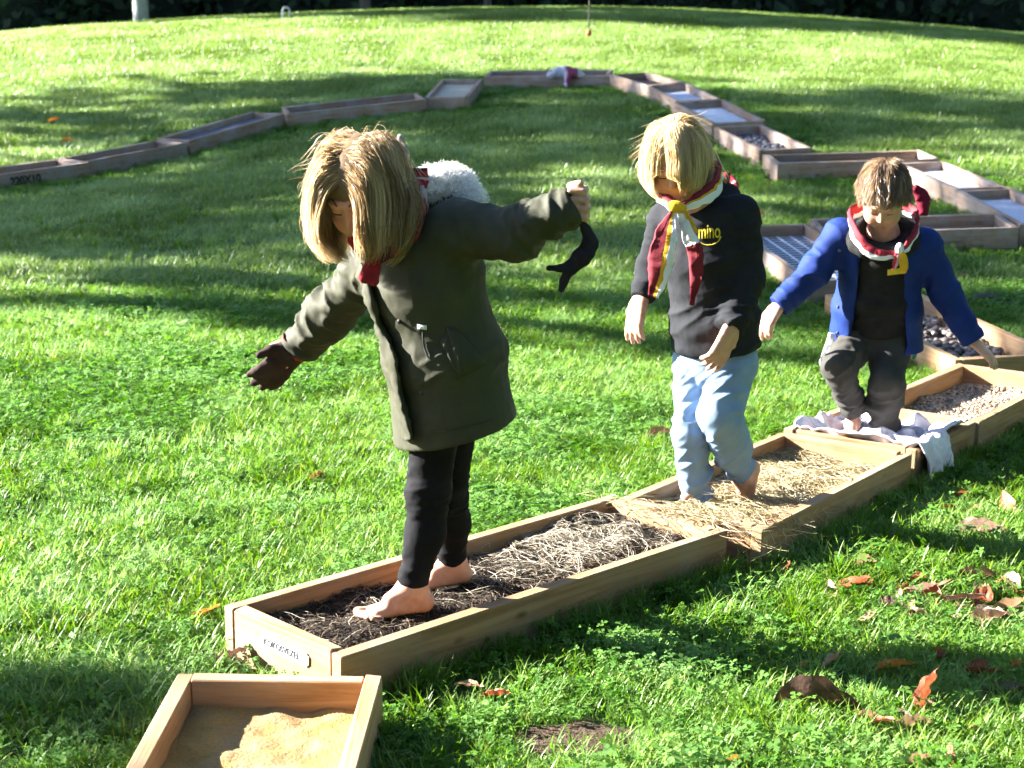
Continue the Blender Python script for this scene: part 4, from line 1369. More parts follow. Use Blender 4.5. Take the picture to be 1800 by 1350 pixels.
def hair_strands(hf, n, length, seed, lift=.01, part=0.0, region=None, comb=None, grav=.55, ell=(.0745, .0925, .0885), k=11, wav=.25, stiff=.62, gdir=(0, 0, -1), outer=None, face=None, inward=0.0):
    r = np.random.default_rng(seed)
    c, R, s = hf
    cc = c + R @ (np.array([0, -.012, .03]) * s)
    E = np.array(ell) * s
    d = r.normal(0, 1, (n * 4, 3)); d /= np.linalg.norm(d, axis=1, keepdims=True)
    reg = region(d) if region is not None else ~((d[:, 1] > .42) & (d[:, 2] < .42)) & (d[:, 2] > -.55)
    d = d[reg][:n]
    p = cc + (d * E) @ R.T
    if comb is None:
        side = np.sign(d[:, :1] - part) * np.array([[1., 0, 0]]) + np.array([[0, 0, -.15]])
    else:
        side = comb(d)
    nl = (d / E); nl /= np.linalg.norm(nl, axis=1, keepdims=True)
    v = side - nl * (side * nl).sum(1, keepdims=True)
    v /= np.linalg.norm(v, axis=1, keepdims=True) + 1e-9
    v = (v + nl * .35) @ R.T
    L = (length(d, r) if callable(length) else length * r.uniform(.75, 1.05, len(d)))
    step = L / (k - 1)
    lf = 1 + (lift * s * r.uniform(.25, 1, len(d)) * np.clip(np.abs(d[:, 0] - part) * 3.2 + .15, 0, 1))[:, None] / E[None, :]
    osc = r.uniform(.86, 1.04, (len(d), 1))
    P = [p]
    g = np.array(gdir, float)
    for i in range(k - 1):
        wn = np.stack([fbm(p * 22, 2, seed + j) - .5 for j in range(3)], -1) * 2 * wav
        v = stiff * v + (1 - stiff) * grav * 2.2 * g + wn * .35 + r.normal(0, .03, v.shape)
        v /= np.linalg.norm(v, axis=1, keepdims=True)
        p = p + v * step[:, None]
        q = ((p - cc) @ R) / (E * lf)
        m = np.linalg.norm(q, axis=1)
        ins = m < 1
        if ins.any():
            qq = q[ins] / m[ins][:, None]
            p[ins] = cc + (qq * (E * lf[ins])) @ R.T
            nw = (qq / (E * lf[ins])); nw /= np.linalg.norm(nw, axis=1, keepdims=True); nw = nw @ R.T
            dt = np.minimum((v[ins] * nw).sum(1, keepdims=True), 0)
            v[ins] = v[ins] - nw * dt
        if outer is not None:
            oc, orad = outer
            orad = orad * osc
            q = (p - oc) / orad
            m = np.linalg.norm(q, axis=1); out = m > 1
            if out.any():
                qq = q[out] / m[out][:, None]
                p[out] = oc + qq * orad[out]
                nw = qq / orad[out]; nw /= np.linalg.norm(nw, axis=1, keepdims=True)
                v[out] -= nw * np.maximum((v[out] * nw).sum(1, keepdims=True), 0)
        if face is not None:                                  # keep the curtain of hair off the middle of the face
            fw, fz, fx = face
            q = (p - c) @ R / s
            mid_ = (np.abs(q[:, 0] - fx) < fw) & (q[:, 1] > .03) & (q[:, 2] < fz)
            q[mid_, 0] = fx + np.where(q[mid_, 0] >= fx, 1, -1) * fw * r.uniform(.95, 1.3, mid_.sum())
            p[mid_] = c + (q[mid_] * s) @ R.T
        P.append(p)
    return np.stack(P, 1)

def hair_mat(name, stops, trans=.3):
    return leafmat(name, stops, trans=trans, rough=.38, coord='attr', spec=.5)

def ribbons(P, rad, r):
    n, k, _ = P.shape
    t = np.gradient(P, axis=1)
    t /= np.linalg.norm(t, axis=2, keepdims=True) + 1e-9
    s_ = np.cross(t, r.normal(0, 1, (n, 1, 3)) + [0, 0, .3]); s_ /= np.linalg.norm(s_, axis=2, keepdims=True) + 1e-9
    w = (rad[:, None] * np.interp(np.linspace(0, 1, k), [0, .1, .6, 1], [.8, 1, .9, .15])[None])[..., None]
    V = np.stack([P - s_ * w, P + s_ * w], 2).reshape(-1, 3)
    b = np.arange(n)[:, None] * 2 * k + np.arange(k - 1)[None] * 2
    return V, np.stack([b, b + 1, b + 3, b + 2], -1).reshape(-1, 4)

def hair_obj(P, rad, mat, person, base, seed, name='hair'):
    r = np.random.default_rng(seed)
    V, F = ribbons(P, rad * r.uniform(.7, 1.3, len(P)), r)
    o = mesh_obj(name, V, F, mat, person, origin=base)
    hue = np.clip(fbm(P[:, 0] * 60, 2, seed) * 1.5 - .25 + r.normal(0, .16, len(P)), 0, 1)
    vattr(o, 'hue', np.repeat(hue, P.shape[1] * 2))
    return o

def scalp(hf, mat, person, base, grow=.004, back_only=True):
    """thin closed cap of hair under the strands"""
    c, R, s = hf
    fd = Field(c - .14 * s, c + .14 * s, .004)
    cc = c + R @ (np.array([0, -.012, .03]) * s)
    fd.ell(cc, R, (np.array([.0715, .0885, .0835]) + grow) * s, .005)
    fd.ell(c + R @ (np.array([0, .105, -.045]) * s), R, np.array([.07, .075, .078]) * s, .01, 'sub')
    fd.cut(c + R @ (np.array([0, 0, -.045]) * s), -R[:, 2], .01)
    V, F = fd.mesh(1)
    o = mesh_obj('hair_cap', V, F, mat, person, origin=base)
    vattr(o, 'hue', np.clip(fbm(V * 70, 2, 3), 0, 1) * .4)
    return o

def spline(pts, n):
    p = np.asarray(pts, float); m = len(p)
    pp = np.r_[[2 * p[0] - p[1]], p, [2 * p[-1] - p[-2]]]
    out = []
    for t in np.linspace(0, m - 1 - 1e-6, n):
        i = int(t); f = t - i
        a, b, c, d = pp[i:i + 4]
        out.append(.5 * ((2 * b) + (c - a) * f + (2 * a - 5 * b + 4 * c - d) * f * f + (3 * b - a - 3 * c + d) * f ** 3))
    return np.array(out)

def band(name, pts, widths, wdirs, thick, mat, person, base, n=40, stripes=None, sides=12, ripple=.0):
    """a soft folded strip of cloth: elliptic section swept along a curve; wdirs = width directions at the control points"""
    P = spline(pts, n)
    W = np.interp(np.linspace(0, 1, n), np.linspace(0, 1, len(widths)), widths)
    D = spline(np.asarray(wdirs, float), n) if len(np.shape(wdirs)) == 2 else np.repeat([wdirs], n, 0)
    t = np.gradient(P, axis=0); t /= np.linalg.norm(t, axis=1, keepdims=True)
    D = D - t * (D * t).sum(1, keepdims=True); D /= np.linalg.norm(D, axis=1, keepdims=True)
    U = np.cross(t, D)
    V, A = [], []
    for i in range(n):
        for j in range(sides):
            a = 2 * math.pi * j / sides
            x = math.cos(a)
            rp = ripple * math.sin(x * 7 + i * .25)
            V.append(P[i] + D[i] * W[i] / 2 * x + U[i] * (thick / 2 * math.sin(a) + rp))
            A.append((i / (n - 1), x))
    V = np.array(V)
    V = V + np.repeat(U, sides, 0) * ((fbm(V * 70, 2, 17) - .5) * .012)[:, None] + np.repeat(D, sides, 0) * ((fbm(V * 45, 2, 27) - .5) * .014)[:, None]
    F = [(i * sides + j, i * sides + (j + 1) % sides, (i + 1) * sides + (j + 1) % sides, (i + 1) * sides + j) for i in range(n - 1) for j in range(sides)]
    F += [tuple(range(sides))[::-1], tuple(range((n - 1) * sides, n * sides))]
    o = mesh_obj(name, V, F, mat, person, origin=base)
    A = np.array(A)
    vattr(o, 'along', A[:, 0]); vattr(o, 'across', A[:, 1] * .5 + .5)
    return o

def stripe_mat(name, stops, attr='across', rough=.75, trans=.0, const=True):
    m, nt, b = new_mat(name)
    at = nt.nodes.new('ShaderNodeAttribute'); at.attribute_name = attr
    nf = noise_fac(nt, 26, 2)
    ad = N(nt, 'ShaderNodeMath', operation='MULTIPLY_ADD')
    ad.inputs[1].default_value = .10; nt.links.new(nf, ad.inputs[0])
    sb = N(nt, 'ShaderNodeMath', operation='SUBTRACT'); sb.inputs[1].default_value = .05
    nt.links.new(at.outputs['Fac'], ad.inputs[2]); nt.links.new(ad.outputs[0], sb.inputs[0])
    r = nt.nodes.new('ShaderNodeValToRGB')
    if const: r.color_ramp.interpolation = 'CONSTANT'
    e = r.color_ramp.elements
    while len(e) < len(stops): e.new(.5)
    for el, (p, c) in zip(e, stops):
        el.position = p; el.color = (*c, 1)
    nt.links.new(sb.outputs[0], r.inputs[0]); nt.links.new(r.outputs[0], b.inputs['Base Color'])
    b.inputs['Roughness'].default_value = rough; b.inputs['Specular IOR Level'].default_value = .25
    bump(nt, b, noise_fac(nt, 300, 2), .2, .002)
    return m
MAROON, WHITE_, YEL = (.16, .012, .022), (.72, .72, .76), (.62, .34, .02)
REDC = (.30, .02, .03)
KERCHIEF = stripe_mat('neckerchief_cloth', [(0, WHITE_), (.42, WHITE_), (.46, YEL), (.60, MAROON)])
KERCHIEF_ALONG = stripe_mat('neckerchief_tail', [(0, WHITE_), (.40, MAROON), (.47, (.60, .40, .42)), (.52, MAROON)], 'along')
KERCHIEF_RED = stripe_mat('neckerchief_red', [(0, MAROON), (.45, REDC), (.62, YEL), (.75, WHITE_)])
PLAID = stripe_mat('red_plaid', [(0, REDC), (.25, (.08, .01, .02)), (.38, REDC), (.55, (.5, .42, .42)), (.62, REDC), (.85, (.08, .01, .02))], 'along')
YELLOW = fabric('yellow_cloth', (.55, .28, .015), (.68, .40, .03))

# ------------------------------------------------------------------ first child: olive parka, walking in the dark soil
def G(u, v, y):
    return at_y(u, v, y)
FD1 = nrm([-.88, -.47, 0]); LD1 = np.array([.47, -.88, 0]); UP = np.array([0, 0, 1.])
ZS = -0.012
yF, yR = at_z(690, 1082, ZS)[1], at_z(785, 1028, ZS)[1]
y0 = (yF + yR) / 2
base1 = np.array([at_z(735, 1050, ZS)[0], y0, ZS])
p1 = empty('person', base1, 'child in an olive parka with arms spread, walking barefoot on the dark soil', 'person')
hf1 = head_frame(G(638, 335, y0 - .09), [-.32, -.78, -.50], [-.25, -.45, .86], 1.06)
anL, anR = G(724, 1036, yF + .02), G(796, 1000, yR + .01)
anL[2] = ZS + .066; anR[2] = ZS + .060
knL, knR = G(752, 858, yF + .05), G(782, 866, yR - .04)
hipL, hipR = G(772, 700, y0 - .05), G(800, 700, y0 + .06)
ch1, nk1 = G(742, 480, y0 - .02), G(700, 408, y0 - .05)
shL, shR = G(800, 405, y0 - .11), G(655, 470, y0 + .09)
elL, elR = G(905, 412, y0 - .18), G(580, 550, y0 + .17)
wrL, wrR = G(1004, 362, y0 - .21), G(524, 608, y0 + .20)
fd = Field([-.75, y0 - .45, -.08], [.32, y0 + .35, 1.12], .0042)
P1 = add_head(fd, hf1)
fd.cone(hf1[0] + hf1[1] @ np.array([0, -.03, -.07]), nk1 + [0, 0, -.02], .042, .048, .03)
fd.eseg(ch1, (hipL + hipR) / 2, LD1, (.105, .08), (.10, .08), .04)
fd.cone(nk1, ch1, .06, .08, .04)
for sh, el_, wr in ((shL, elL, wrL), (shR, elR, wrR)):
    fd.cone(ch1, sh, .06, .036, .03); fd.chain([sh, el_, wr], [.036, .03, .021], .02)
for hp, kn, an in ((hipL, knL, anL), (hipR, knR, anR)):
    fd.chain([hp, kn, an], [.058, .043, .028], .03)
footdir1 = nrm([-.93, -.36, 0])
add_foot(fd, anL, footdir1, UP, 1.08); add_foot(fd, anR, nrm([-.9, -.42, 0]), UP, 1.0)
hd = nrm(wrL - elL)
fc_ = G(1016, 357, y0 - .21); fu = nrm([-.12, 0, 1])
fd.cone(wrL - hd * .01, fc_ + [-.006, .006, .0], .022, .020, .012)
fd.ell(fc_ + [.002, .010, 0], np.eye(3), (.017, .015, .040), .01)
for j in range(4):                                        # closed fist, four fingers one above the other
    o_ = fu * (.029 - .0195 * j)
    ln = (.019, .021, .020, .016)[j]
    fd.cone(fc_ + o_ + [-.014, -.012, 0], fc_ + o_ + [ln - .004, -.014, -.001], .0085, .0095, .002)
    fd.cone(fc_ + o_ + [ln - .004, -.014, -.001], fc_ + o_ + [ln, .010, .001], .0095, .0098, .002)
fd.cone(fc_ + fu * .040 + [-.012, .004, -.002], fc_ + fu * .046 + [.010, -.010, 0], .0095, .0085, .003)
add_hand(fd, wrR, nrm([-.75, -.25, -.62]), nrm([-.2, .8, -.4]), .9, (.2, .2, .25, .3), .2, -1, .1)
body1 = body_mesh(fd, p1, base1, hf1)

LEGGING = fabric('ribbed_leggings', (.004, .004, .005), (.009, .009, .011), 400, 10, .85)
_nt = LEGGING.node_tree
fd = Field([-.5, y0 - .35, -.06], [.2, y0 + .35, .72], .0042)
for hp, kn, an, calf in ((hipL, knL, anL, .047), (hipR, knR, anR, .043)):
    top_ = an + nrm(kn - an) * .022
    cm = (kn * .55 + an * .45) + FD1 * -.012
    fd.chain([hp, kn, cm, top_], [.066, .051, calf, .035], .02)
    fd.cone(top_ - nrm(kn - an) * .004, top_ + nrm(kn - an) * .012, .036, .035, .006)
    fd.cut(an - [0, 0, .004], -nrm(kn - an), .004) if False else None
V, F = fd.mesh(1)
V = folds(V, F, [(knL + [0, 0, .06], knL - [0, 0, .06], .07, .005, .028, .2), (knR + [0, 0, .05], knR - [0, 0, .05], .07, .005, .028, .2),
                 (anL + nrm(knL - anL) * .10, anL + nrm(knL - anL) * .01, .06, .003, .03, .1), (anR + nrm(knR - anR) * .10, anR, .06, .003, .03, .1)], 4)
mesh_obj('leggings', V, F, LEGGING, p1, origin=base1)

OLIVE = fabric('olive_cotton', (.026, .027, .014), (.042, .042, .022), 700, 9, .75, .3, .1)
_b = OLIVE.node_tree.nodes['Principled BSDF']; _b.inputs['Specular IOR Level'].default_value = .3
fd = Field([-.62, y0 - .45, .28], [.32, y0 + .38, 1.12], .0048)
hemC, waC, chC, shC = G(803, 770, y0), G(780, 620, y0), G(748, 490, y0 - .01), G(722, 425, y0 - .03)
tor = [(hemC, (.178, .150)), (waC, (.162, .136)), (chC, (.150, .128)), (shC, (.125, .095))]
for (a, ra), (b, rb) in zip(tor[:-1], tor[1:]):
    fd.eseg(a, b, LD1, ra, rb, .05, cap=.06)
fd.cone(chC, shL, .09, .066, .05); fd.chain([shL, elL, wrL + hd * .004], [.066, .056, .043], .03)
fd.cone(chC, shR, .09, .062, .05)
hr = nrm(wrR - elR)
fd.chain([shR, elR, wrR], [.062, .055, .046], .03)
fd.chain([G(760, 385, y0 + .04), G(805, 372, y0 + .05), G(822, 385, y0 + .02)], [.05, .05, .035], .04)      # hood lying on the back
fd.cut(wrL + hd * .012, hd, .004, .1); fd.cut(wrR + hr * .008, hr, .004, .1)
pa, pb = G(684, 787, y0), G(921, 722, y0)
hn = np.cross(pb - pa, [0.05, 1, .0]); hn = hn if hn[2] < 0 else -hn
fd.cut((pa + pb) / 2, hn, .006)
fd.eseg(hemC - UP * .05, waC, LD1, (.160, .134), (.10, .08), .01, 'sub', cap=.02)      # hollow inside the skirt of the coat
V, F = fd.mesh(2)
V = folds(V, F, [(shL, wrL, .08, .008, .045, .5), (elL - hd * .02, wrL, .07, .007, .028, .1), (shR, wrR, .085, .009, .032, .3),
                 (shC, chC, .16, .004, .07, .8), (waC + [0, 0, .04], waC - [0, 0, .04], .2, .005, .05, 1.0)], 11, .0014)
coat = mesh_obj('parka', V, F, OLIVE, p1, origin=base1)
bvc = bvh_of(coat)
# front placket: a double flap with creases, from collar to hem
def surf_path(bv, px, off):
    out = []
    for u, v in px:
        q, n = on_surf(bv, u, v, off)
        if q is not None:
            out.append((q, n))
    return out
pk = surf_path(bvc, [(640, 478), (655, 520), (672, 570), (690, 625), (704, 680), (714, 730), (722, 772)], .003)
if len(pk) > 3:
    pts = [q for q, n in pk]
    wd = []
    for i, (q, n) in enumerate(pk):                           # the flap stands off at its free edge
        tg_ = nrm(pts[min(i + 1, len(pts) - 1)] - pts[max(i - 1, 0)])
        wd.append(nrm(np.cross(tg_, nrm(n + np.array([-.75, .15, 0])))))
        pts[i] = q + n * .006
    o = band('front_placket', pts, [.062, .066, .07, .07], np.array(wd), .018, OLIVE, p1, base1, 60, ripple=.0025)
    me = o.data
    co = np.array([v.co[:] for v in me.vertices]); nn_ = np.array([v.normal[:] for v in me.vertices])
    co += nn_ * (.007 * (fbm(co * np.array([35, 35, 22]), 3, 8) - .5) * 2)[:, None]
    me.vertices.foreach_set('co', co.astype(np.float32).ravel()); me.update()
hp_ = surf_path(bvc, [(752, 762), (780, 758), (810, 752), (840, 745), (870, 737), (895, 729), (910, 723)], .0012)
if len(hp_) > 3:
    V, F = limb(spline([q for q, n in hp_], 40), .0016, .0016, 5)
    mesh_obj('hem_seam', V, F, OLIVE, p1, origin=base1)
SNAP = simple('dark_snap', (.02, .02, .02), (.04, .04, .04), 20, .4, 0)
def patch(name, bv, px, off, thick, mat, person, base, res=7):
    """a stitched-on cloth patch following the garment under a pixel quad (tl, tr, br, bl)"""
    tl, tr, br, bl = [np.array(q, float) for q in px]
    top_, bot = [], []
    okn = True
    for j in range(res):
        for i in range(res):
            a, b_ = i / (res - 1), j / (res - 1)
            c_ = (tl * (1 - a) + tr * a) * (1 - b_) + (bl * (1 - a) + br * a) * b_
            q, n = on_surf(bv, c_[0], c_[1], off)
            if q is None:
                return None
            edge_ = min(a, 1 - a, b_, 1 - b_) * 8
            top_.append(q + n * thick * min(1, edge_ + .15)); bot.append(q - n * .004)
    V = np.array(top_ + bot); N_ = res * res
    F = []
    for j in range(res - 1):
        for i in range(res - 1):
            a = j * res + i
            F += [(a, a + 1, a + res + 1, a + res), (N_ + a, N_ + a + res, N_ + a + res + 1, N_ + a + 1)]
    for i in range(res - 1):
        for a, b_ in ((i, i + 1), ((res - 1) * res + i + 1, (res - 1) * res + i), ((i + 1) * res, i * res), (i * res + res - 1, (i + 1) * res + res - 1)):
            F.append((b_, a, N_ + a, N_ + b_))
    return mesh_obj(name, V, F, mat, person, origin=base)
patch('pocket_flap', bvc, [(784, 574), (802, 578), (856, 640), (806, 666)], .0015, .010, OLIVE, p1, base1)
patch('pocket_flap', bvc, [(774, 600), (790, 578), (812, 658), (798, 652)], .001, .004, OLIVE, p1, base1)
LABELM = simple('white_label', (.62, .62, .62), (.72, .72, .72), 30, .6, 0)
patch('label', bvc, [(734, 570), (750, 572), (750, 580), (734, 578)], .001, .002, LABELM, p1, base1, 4)
dp = surf_path(bvc, [(744, 582), (745, 600), (748, 615), (754, 630)], .003)
if len(dp) > 2:
    V, F = limb(spline([q for q, n in dp], 12), .0025, .0025, 6)
    mesh_obj('drawstring', V, F, SNAP, p1, origin=base1)
for u, v in ((703, 565), (742, 690)):
    q, n = on_surf(bvc, u, v, .001)
    if q is not None:
        bm = bmesh.new(); bmesh.ops.create_uvsphere(bm, u_segments=10, v_segments=6, radius=.006)
        vv = np.array([x.co[:] for x in bm.verts]) * [1, .6, 1]; ff = [[x.index for x in f.verts] for f in bm.faces]; bm.free()
        mesh_obj('snap_button', vv + q, ff, SNAP, p1, origin=base1)
# pale fur trim of the hood
FUR = hair_mat('white_fur', [(0, (.72, .70, .68)), (1, (.86, .85, .84))], .35)
FURBASE = simple('fur_base', (.66, .64, .62), (.80, .79, .78), 60, .9, .8, .01)
fp = spline([G(738, 335, y0 + .02), G(762, 326, y0 + .03), G(790, 322, y0 + .05), G(812, 335, y0 + .05), G(828, 365, y0 + .03)], 16)
fd = Field(fp.min(0) - .08, fp.max(0) + .08, .004)
fd.chain(list(fp), list(.030 + .005 * np.sin(np.arange(16) * 1.9)), .02)
V, F = fd.mesh(1); nn_ = normals(V, F)
V = V + nn_ * (.012 * (fbm(V * 60, 3, 2) - .5))[:, None]
mesh_obj('fur_trim', V, F, FURBASE, p1, origin=base1)
r_ = np.random.default_rng(4)
si = r_.integers(0, len(V), 2600)
tg = nn_[si] + r_.normal(0, .5, (2600, 3)) + [0, 0, -.2]
tg /= np.linalg.norm(tg, axis=1, keepdims=True)
fs = np.stack([V[si], V[si] + tg * .005, V[si] + tg * .009 + r_.normal(0, .003, (2600, 3)), V[si] + tg * .011 + r_.normal(0, .004, (2600, 3))], 1)
hair_obj(fs, .0010, FUR, p1, base1, 5, 'fur')
# scarf
scp = [G(660, 455, y0 - .15), G(620, 420, y0 - .11), G(645, 385, y0 - .03), G(700, 355, y0 + .02), G(742, 345, y0 - .03), G(735, 400, y0 - .13), G(690, 440, y0 - .17), G(662, 455, y0 - .16)]
band('scarf', scp, [.032, .036, .05, .055, .05, .036, .032, .03], np.array([0, .2, 1.]), .018, PLAID, p1, base1, 60, ripple=.003)
sk = G(655, 458, y0 - .175)
fd = Field(sk - .06, sk + .06, .003); fd.cone(sk + [0, 0, .012], sk - [0, 0, .012], .018, .016, .01); fd.cone(sk - [.01, 0, .01], sk - [.02, 0, .04], .010, .013, .01); fd.cone(sk - [-.008, 0, .01], sk - [-.002, 0, .048], .009, .012, .01)
V, F = fd.mesh(1)
mesh_obj('scarf_knot', V + normals(V, F) * (.003 * (fbm(V * 90, 2, 3) - .5))[:, None], F, fabric('red_scarf', (.14, .008, .014), (.24, .02, .03)), p1, origin=base1)
band('scarf_end', [G(722, 345, y0 - .02), G(738, 318, y0 - .02), G(738, 296, y0 - .01)], [.03, .042, .04], np.array([.9, 0, .2]), .012, PLAID, p1, base1, 16)
# hair
BLONDE1 = hair_mat('dark_blonde_hair', [(0, (.17, .115, .065)), (.5, (.40, .29, .17)), (1, (.70, .57, .38))], .5)
scalp(hf1, BLONDE1, p1, base1, .006)
OUT1 = (G(633, 352, y0 - .10), np.array([.154, .155, .168]))
Ph = hair_strands(hf1, 13000, lambda d, r: .235 * r.uniform(.8, 1.05, len(d)), 21, lift=.030, part=-.04, grav=.50, wav=.60, stiff=.66, k=12, outer=OUT1, face=(.038, .022, .008))
hair_obj(Ph, .0008, BLONDE1, p1, base1, 22)
Pf = hair_strands(hf1, 260, .09, 23, lift=.04, part=.03, grav=.3, wav=.9, stiff=.8, k=9)
hair_obj(Pf, .0005, BLONDE1, p1, base1, 24, 'flyaway_hair')
face_lines(hf1, p1, base1, BLONDE1, body1)
q = G(707, 268, y0 + .0)
fd = Field(q - .08, q + .08, .003); fd.chain([q + [-.004, 0, .035], q + [0, .0, 0], q + [.006, 0, -.035]], [.008, .014, .012], .012)
V, F = fd.mesh(1)
mesh_obj('hair_band', V, F, simple('grey_knit', (.16, .15, .18), (.34, .33, .35), 60, .9, .6, .004), p1, origin=base1)
# glove on the right hand and its red cuff
GLOVE = fabric('dark_brown_glove', (.030, .018, .016), (.055, .036, .032), 300, 20, .9)
fd = Field(wrR - .17, wrR + .12, .0035)
gd = nrm([-.66, -.18, -.70])
fd.cone(wrR - gd * .015, wrR + gd * .03, .034, .032, .02)
add_hand(fd, wrR + gd * .012, gd, nrm([-.5, .84, .2]), 1.24, (.16, .12, .14, .2), .26, -1, .05, .008)
add_hand(fd, wrR + gd * .012, gd, nrm([-.5, .84, .2]), 1.2, (.2, .16, .18, .24), .26, -1, .05, .012)
V, F = fd.mesh(1)
mesh_obj('glove', folds(V, F, [], 5, .0018), F, GLOVE, p1, origin=base1)
V, F = limb(np.array([wrR - hr * .004, wrR + hr * .010, wrR + hr * .016]), .046, .038, 18)
mesh_obj('cuff', V, F, fabric('red_cuff', (.24, .03, .02), (.34, .05, .03)), p1, origin=base1)
# dark glove dangling from the raised hand
DARKCL = fabric('charcoal_knit', (.014, .012, .017), (.030, .026, .034), 260, 20, .9)
yh = wrL[1] - .005
gl = [G(1018, 384, yh), G(1030, 402, yh), G(1040, 428, yh), G(1022, 452, yh), G(1002, 472, yh)]
fd = Field(np.min(gl, 0) - .12, np.max(gl, 0) + .06, .003)
for a, b, ra, rb in zip(gl[:-1], gl[1:], ((.006, .008), (.010, .008), (.018, .009), (.020, .009)), ((.010, .008), (.018, .009), (.020, .009), (.018, .009))):
    fd.eseg(a, b, np.array([.8, 0, -.3]), ra, rb, .012, cap=.008)
for pts, r in (([gl[-1], G(984, 472, yh - .01), G(964, 471, yh - .015)], .007), ([gl[-1], G(992, 492, yh + .005), G(987, 508, yh + .005)], .009), ([gl[3], G(1038, 448, yh - .01)], .008)):
    fd.chain(pts, [r * 1.3] + [r] * (len(pts) - 1), .012)
V, F = fd.mesh(1)
tag(mesh_obj('dangling_glove', folds(V, F, [], 6, .002), F, DARKCL, origin=gl[0]), 'dark knitted glove dangling from the raised fist of the parka child', 'glove')

# ------------------------------------------------------------------ second child: charcoal sweatshirt, pale jeans, in the straw
ZC = -.065
y2 = at_z(1258, 893, ZC)[1]
FD2 = nrm([-.55, -.83, 0]); LD2 = np.array([.83, -.55, 0])
base2 = np.array([at_z(1258, 893, ZC)[0], y2, ZC])
p2 = empty('person', base2, 'blonde child in a charcoal sweatshirt and pale jeans walking in the straw', 'person')
hf2 = head_frame(G(1190, 285, y2 - .07), [-.22, -.86, -.42], [-.15, -.4, .88], 1.0)
hipL, hipR = G(1290, 632, y2 - .03), G(1222, 632, y2 + .03)
knR, anR = G(1214, 755, y2 + .0), G(1224, 880, y2 + .03)
knL, anL = G(1264, 728, y2 - .10), G(1302, 836, y2 + .06)
ch2, nk2 = G(1238, 440, y2 - .01), G(1226, 362, y2 - .03)
shL, shR = G(1300, 378, y2 - .06), G(1172, 388, y2 + .07)
elL, elR = G(1313, 488, y2 - .05), G(1150, 470, y2 + .11)
wrL, wrR = G(1286, 574, y2 - .14), G(1128, 522, y2 + .06)
fd = Field([.24, y2 - .35, -.16], [.86, y2 + .33, 1.1], .0042)
add_head(fd, hf2)
fd.cone(hf2[0] + hf2[1] @ np.array([0, -.03, -.07]), nk2 + [0, 0, -.02], .038, .043, .03)
fd.eseg(ch2, (hipL + hipR) / 2, LD2, (.10, .075), (.095, .075), .04)
fd.cone(nk2, ch2, .055, .075, .04)
for sh, el_, wr in ((shL, elL, wrL), (shR, elR, wrR)):
    fd.cone(ch2, sh, .055, .034, .03); fd.chain([sh, el_, wr], [.034, .028, .020], .02)
for hp, kn, an in ((hipL, knL, anL), (hipR, knR, anR)):
    fd.chain([hp, kn, an], [.055, .042, .026], .03)
add_foot(fd, np.array([anR[0], anR[1], ZC + .05]), nrm([-.75, -.66, 0]), UP, 1.0)
add_foot(fd, anL, nrm([-.20, -.10, -1]), nrm([-.75, -.5, .25]), .98, .7)
add_hand(fd, wrL + nrm(wrL - elL) * .012, nrm([-.42, -.15, -.9]), nrm([-.6, .6, -.1]), 1.24, (.26, .32, .38, .46), .2, 1, .35)
add_hand(fd, wrR + nrm(wrR - elR) * .012, nrm([-.22, -.2, -.95]), nrm([.7, .5, -.1]), 1.2, (.22, .25, .3, .35), .18, -1, .3)
body2 = body_mesh(fd, p2, base2, hf2)

JEANS = fabric('pale_denim', (.15, .23, .37), (.23, .32, .46), 700, 6, .85, .3, .05)
fd = Field([.24, y2 - .32, -.14], [.86, y2 + .3, .62], .0045)
fd.eseg(G(1256, 600, y2), G(1256, 650, y2), LD2, (.112, .092), (.118, .095), .03)
fd.chain([hipR + [0, 0, -.0], knR, anR + [0, 0, .012]], [.066, .050, .046], .02)
kc = (knL + anL) / 2 + FD2 * -.01
fd.chain([hipL, knL, kc, anL + nrm(knL - anL) * .012], [.070, .061, .052, .041], .02)
fd.cut(anR + [0, 0, -.004], [0, .1, -1], .004, .09); fd.cut(anL - nrm(anL - kc) * .014, nrm(anL - kc), .004, .085)
fd.cone(anR + [0, 0, .01], anR - [0, 0, .08], .040, .040, .004, 'sub'); fd.cone(anL + nrm(knL - anL) * .02, anL - nrm(knL - anL) * .08, .036, .036, .004, 'sub')
V, F = fd.mesh(2)
V = folds(V, F, [(knR + [0, 0, .09], anR, .08, .010, .07, 1.2), (hipR, knR, .08, .008, .05, 1.2), (hipL, knL, .09, .008, .05, 1.2), (knL, anL, .08, .010, .06, 1.2)], 31, .0012)
mesh_obj('jeans', V, F, JEANS, p2, origin=base2)

CHAR = fabric('charcoal_fleece', (.011, .012, .015), (.022, .023, .027), 500, 10, .9, .3, .3)
fd = Field([.22, y2 - .35, .28], [.88, y2 + .35, 1.02], .0048)
tor = [(G(1258, 606, y2), (.134, .112)), (G(1256, 560, y2), (.130, .108)), (G(1240, 450, y2 - .01), (.122, .098)), (G(1230, 378, y2 - .02), (.105, .078))]
for (a, ra), (b, rb) in zip(tor[:-1], tor[1:]):
    fd.eseg(a, b, LD2, ra, rb, .04, cap=.05)
fd.cone(ch2 + [0, 0, .05], shL, .08, .054, .04); fd.chain([shL, elL, wrL], [.054, .050, .037], .025)
fd.cone(ch2 + [0, 0, .05], shR, .08, .052, .04); fd.chain([shR, elR, wrR], [.052, .048, .036], .025)
fd.cone(wrL - nrm(wrL - elL) * .02, wrL, .038, .036, .01)
hl, hr2 = nrm(wrL - elL), nrm(wrR - elR)
fd.cut(wrL + hl * .006, hl, .004, .048); fd.cut(wrR + hr2 * .006, hr2, .004, .048)
pa, pb = G(1180, 624, y2), G(1336, 606, y2)
hn = np.cross(pb - pa, [0, 1, 0]); hn = hn if hn[2] < 0 else -hn
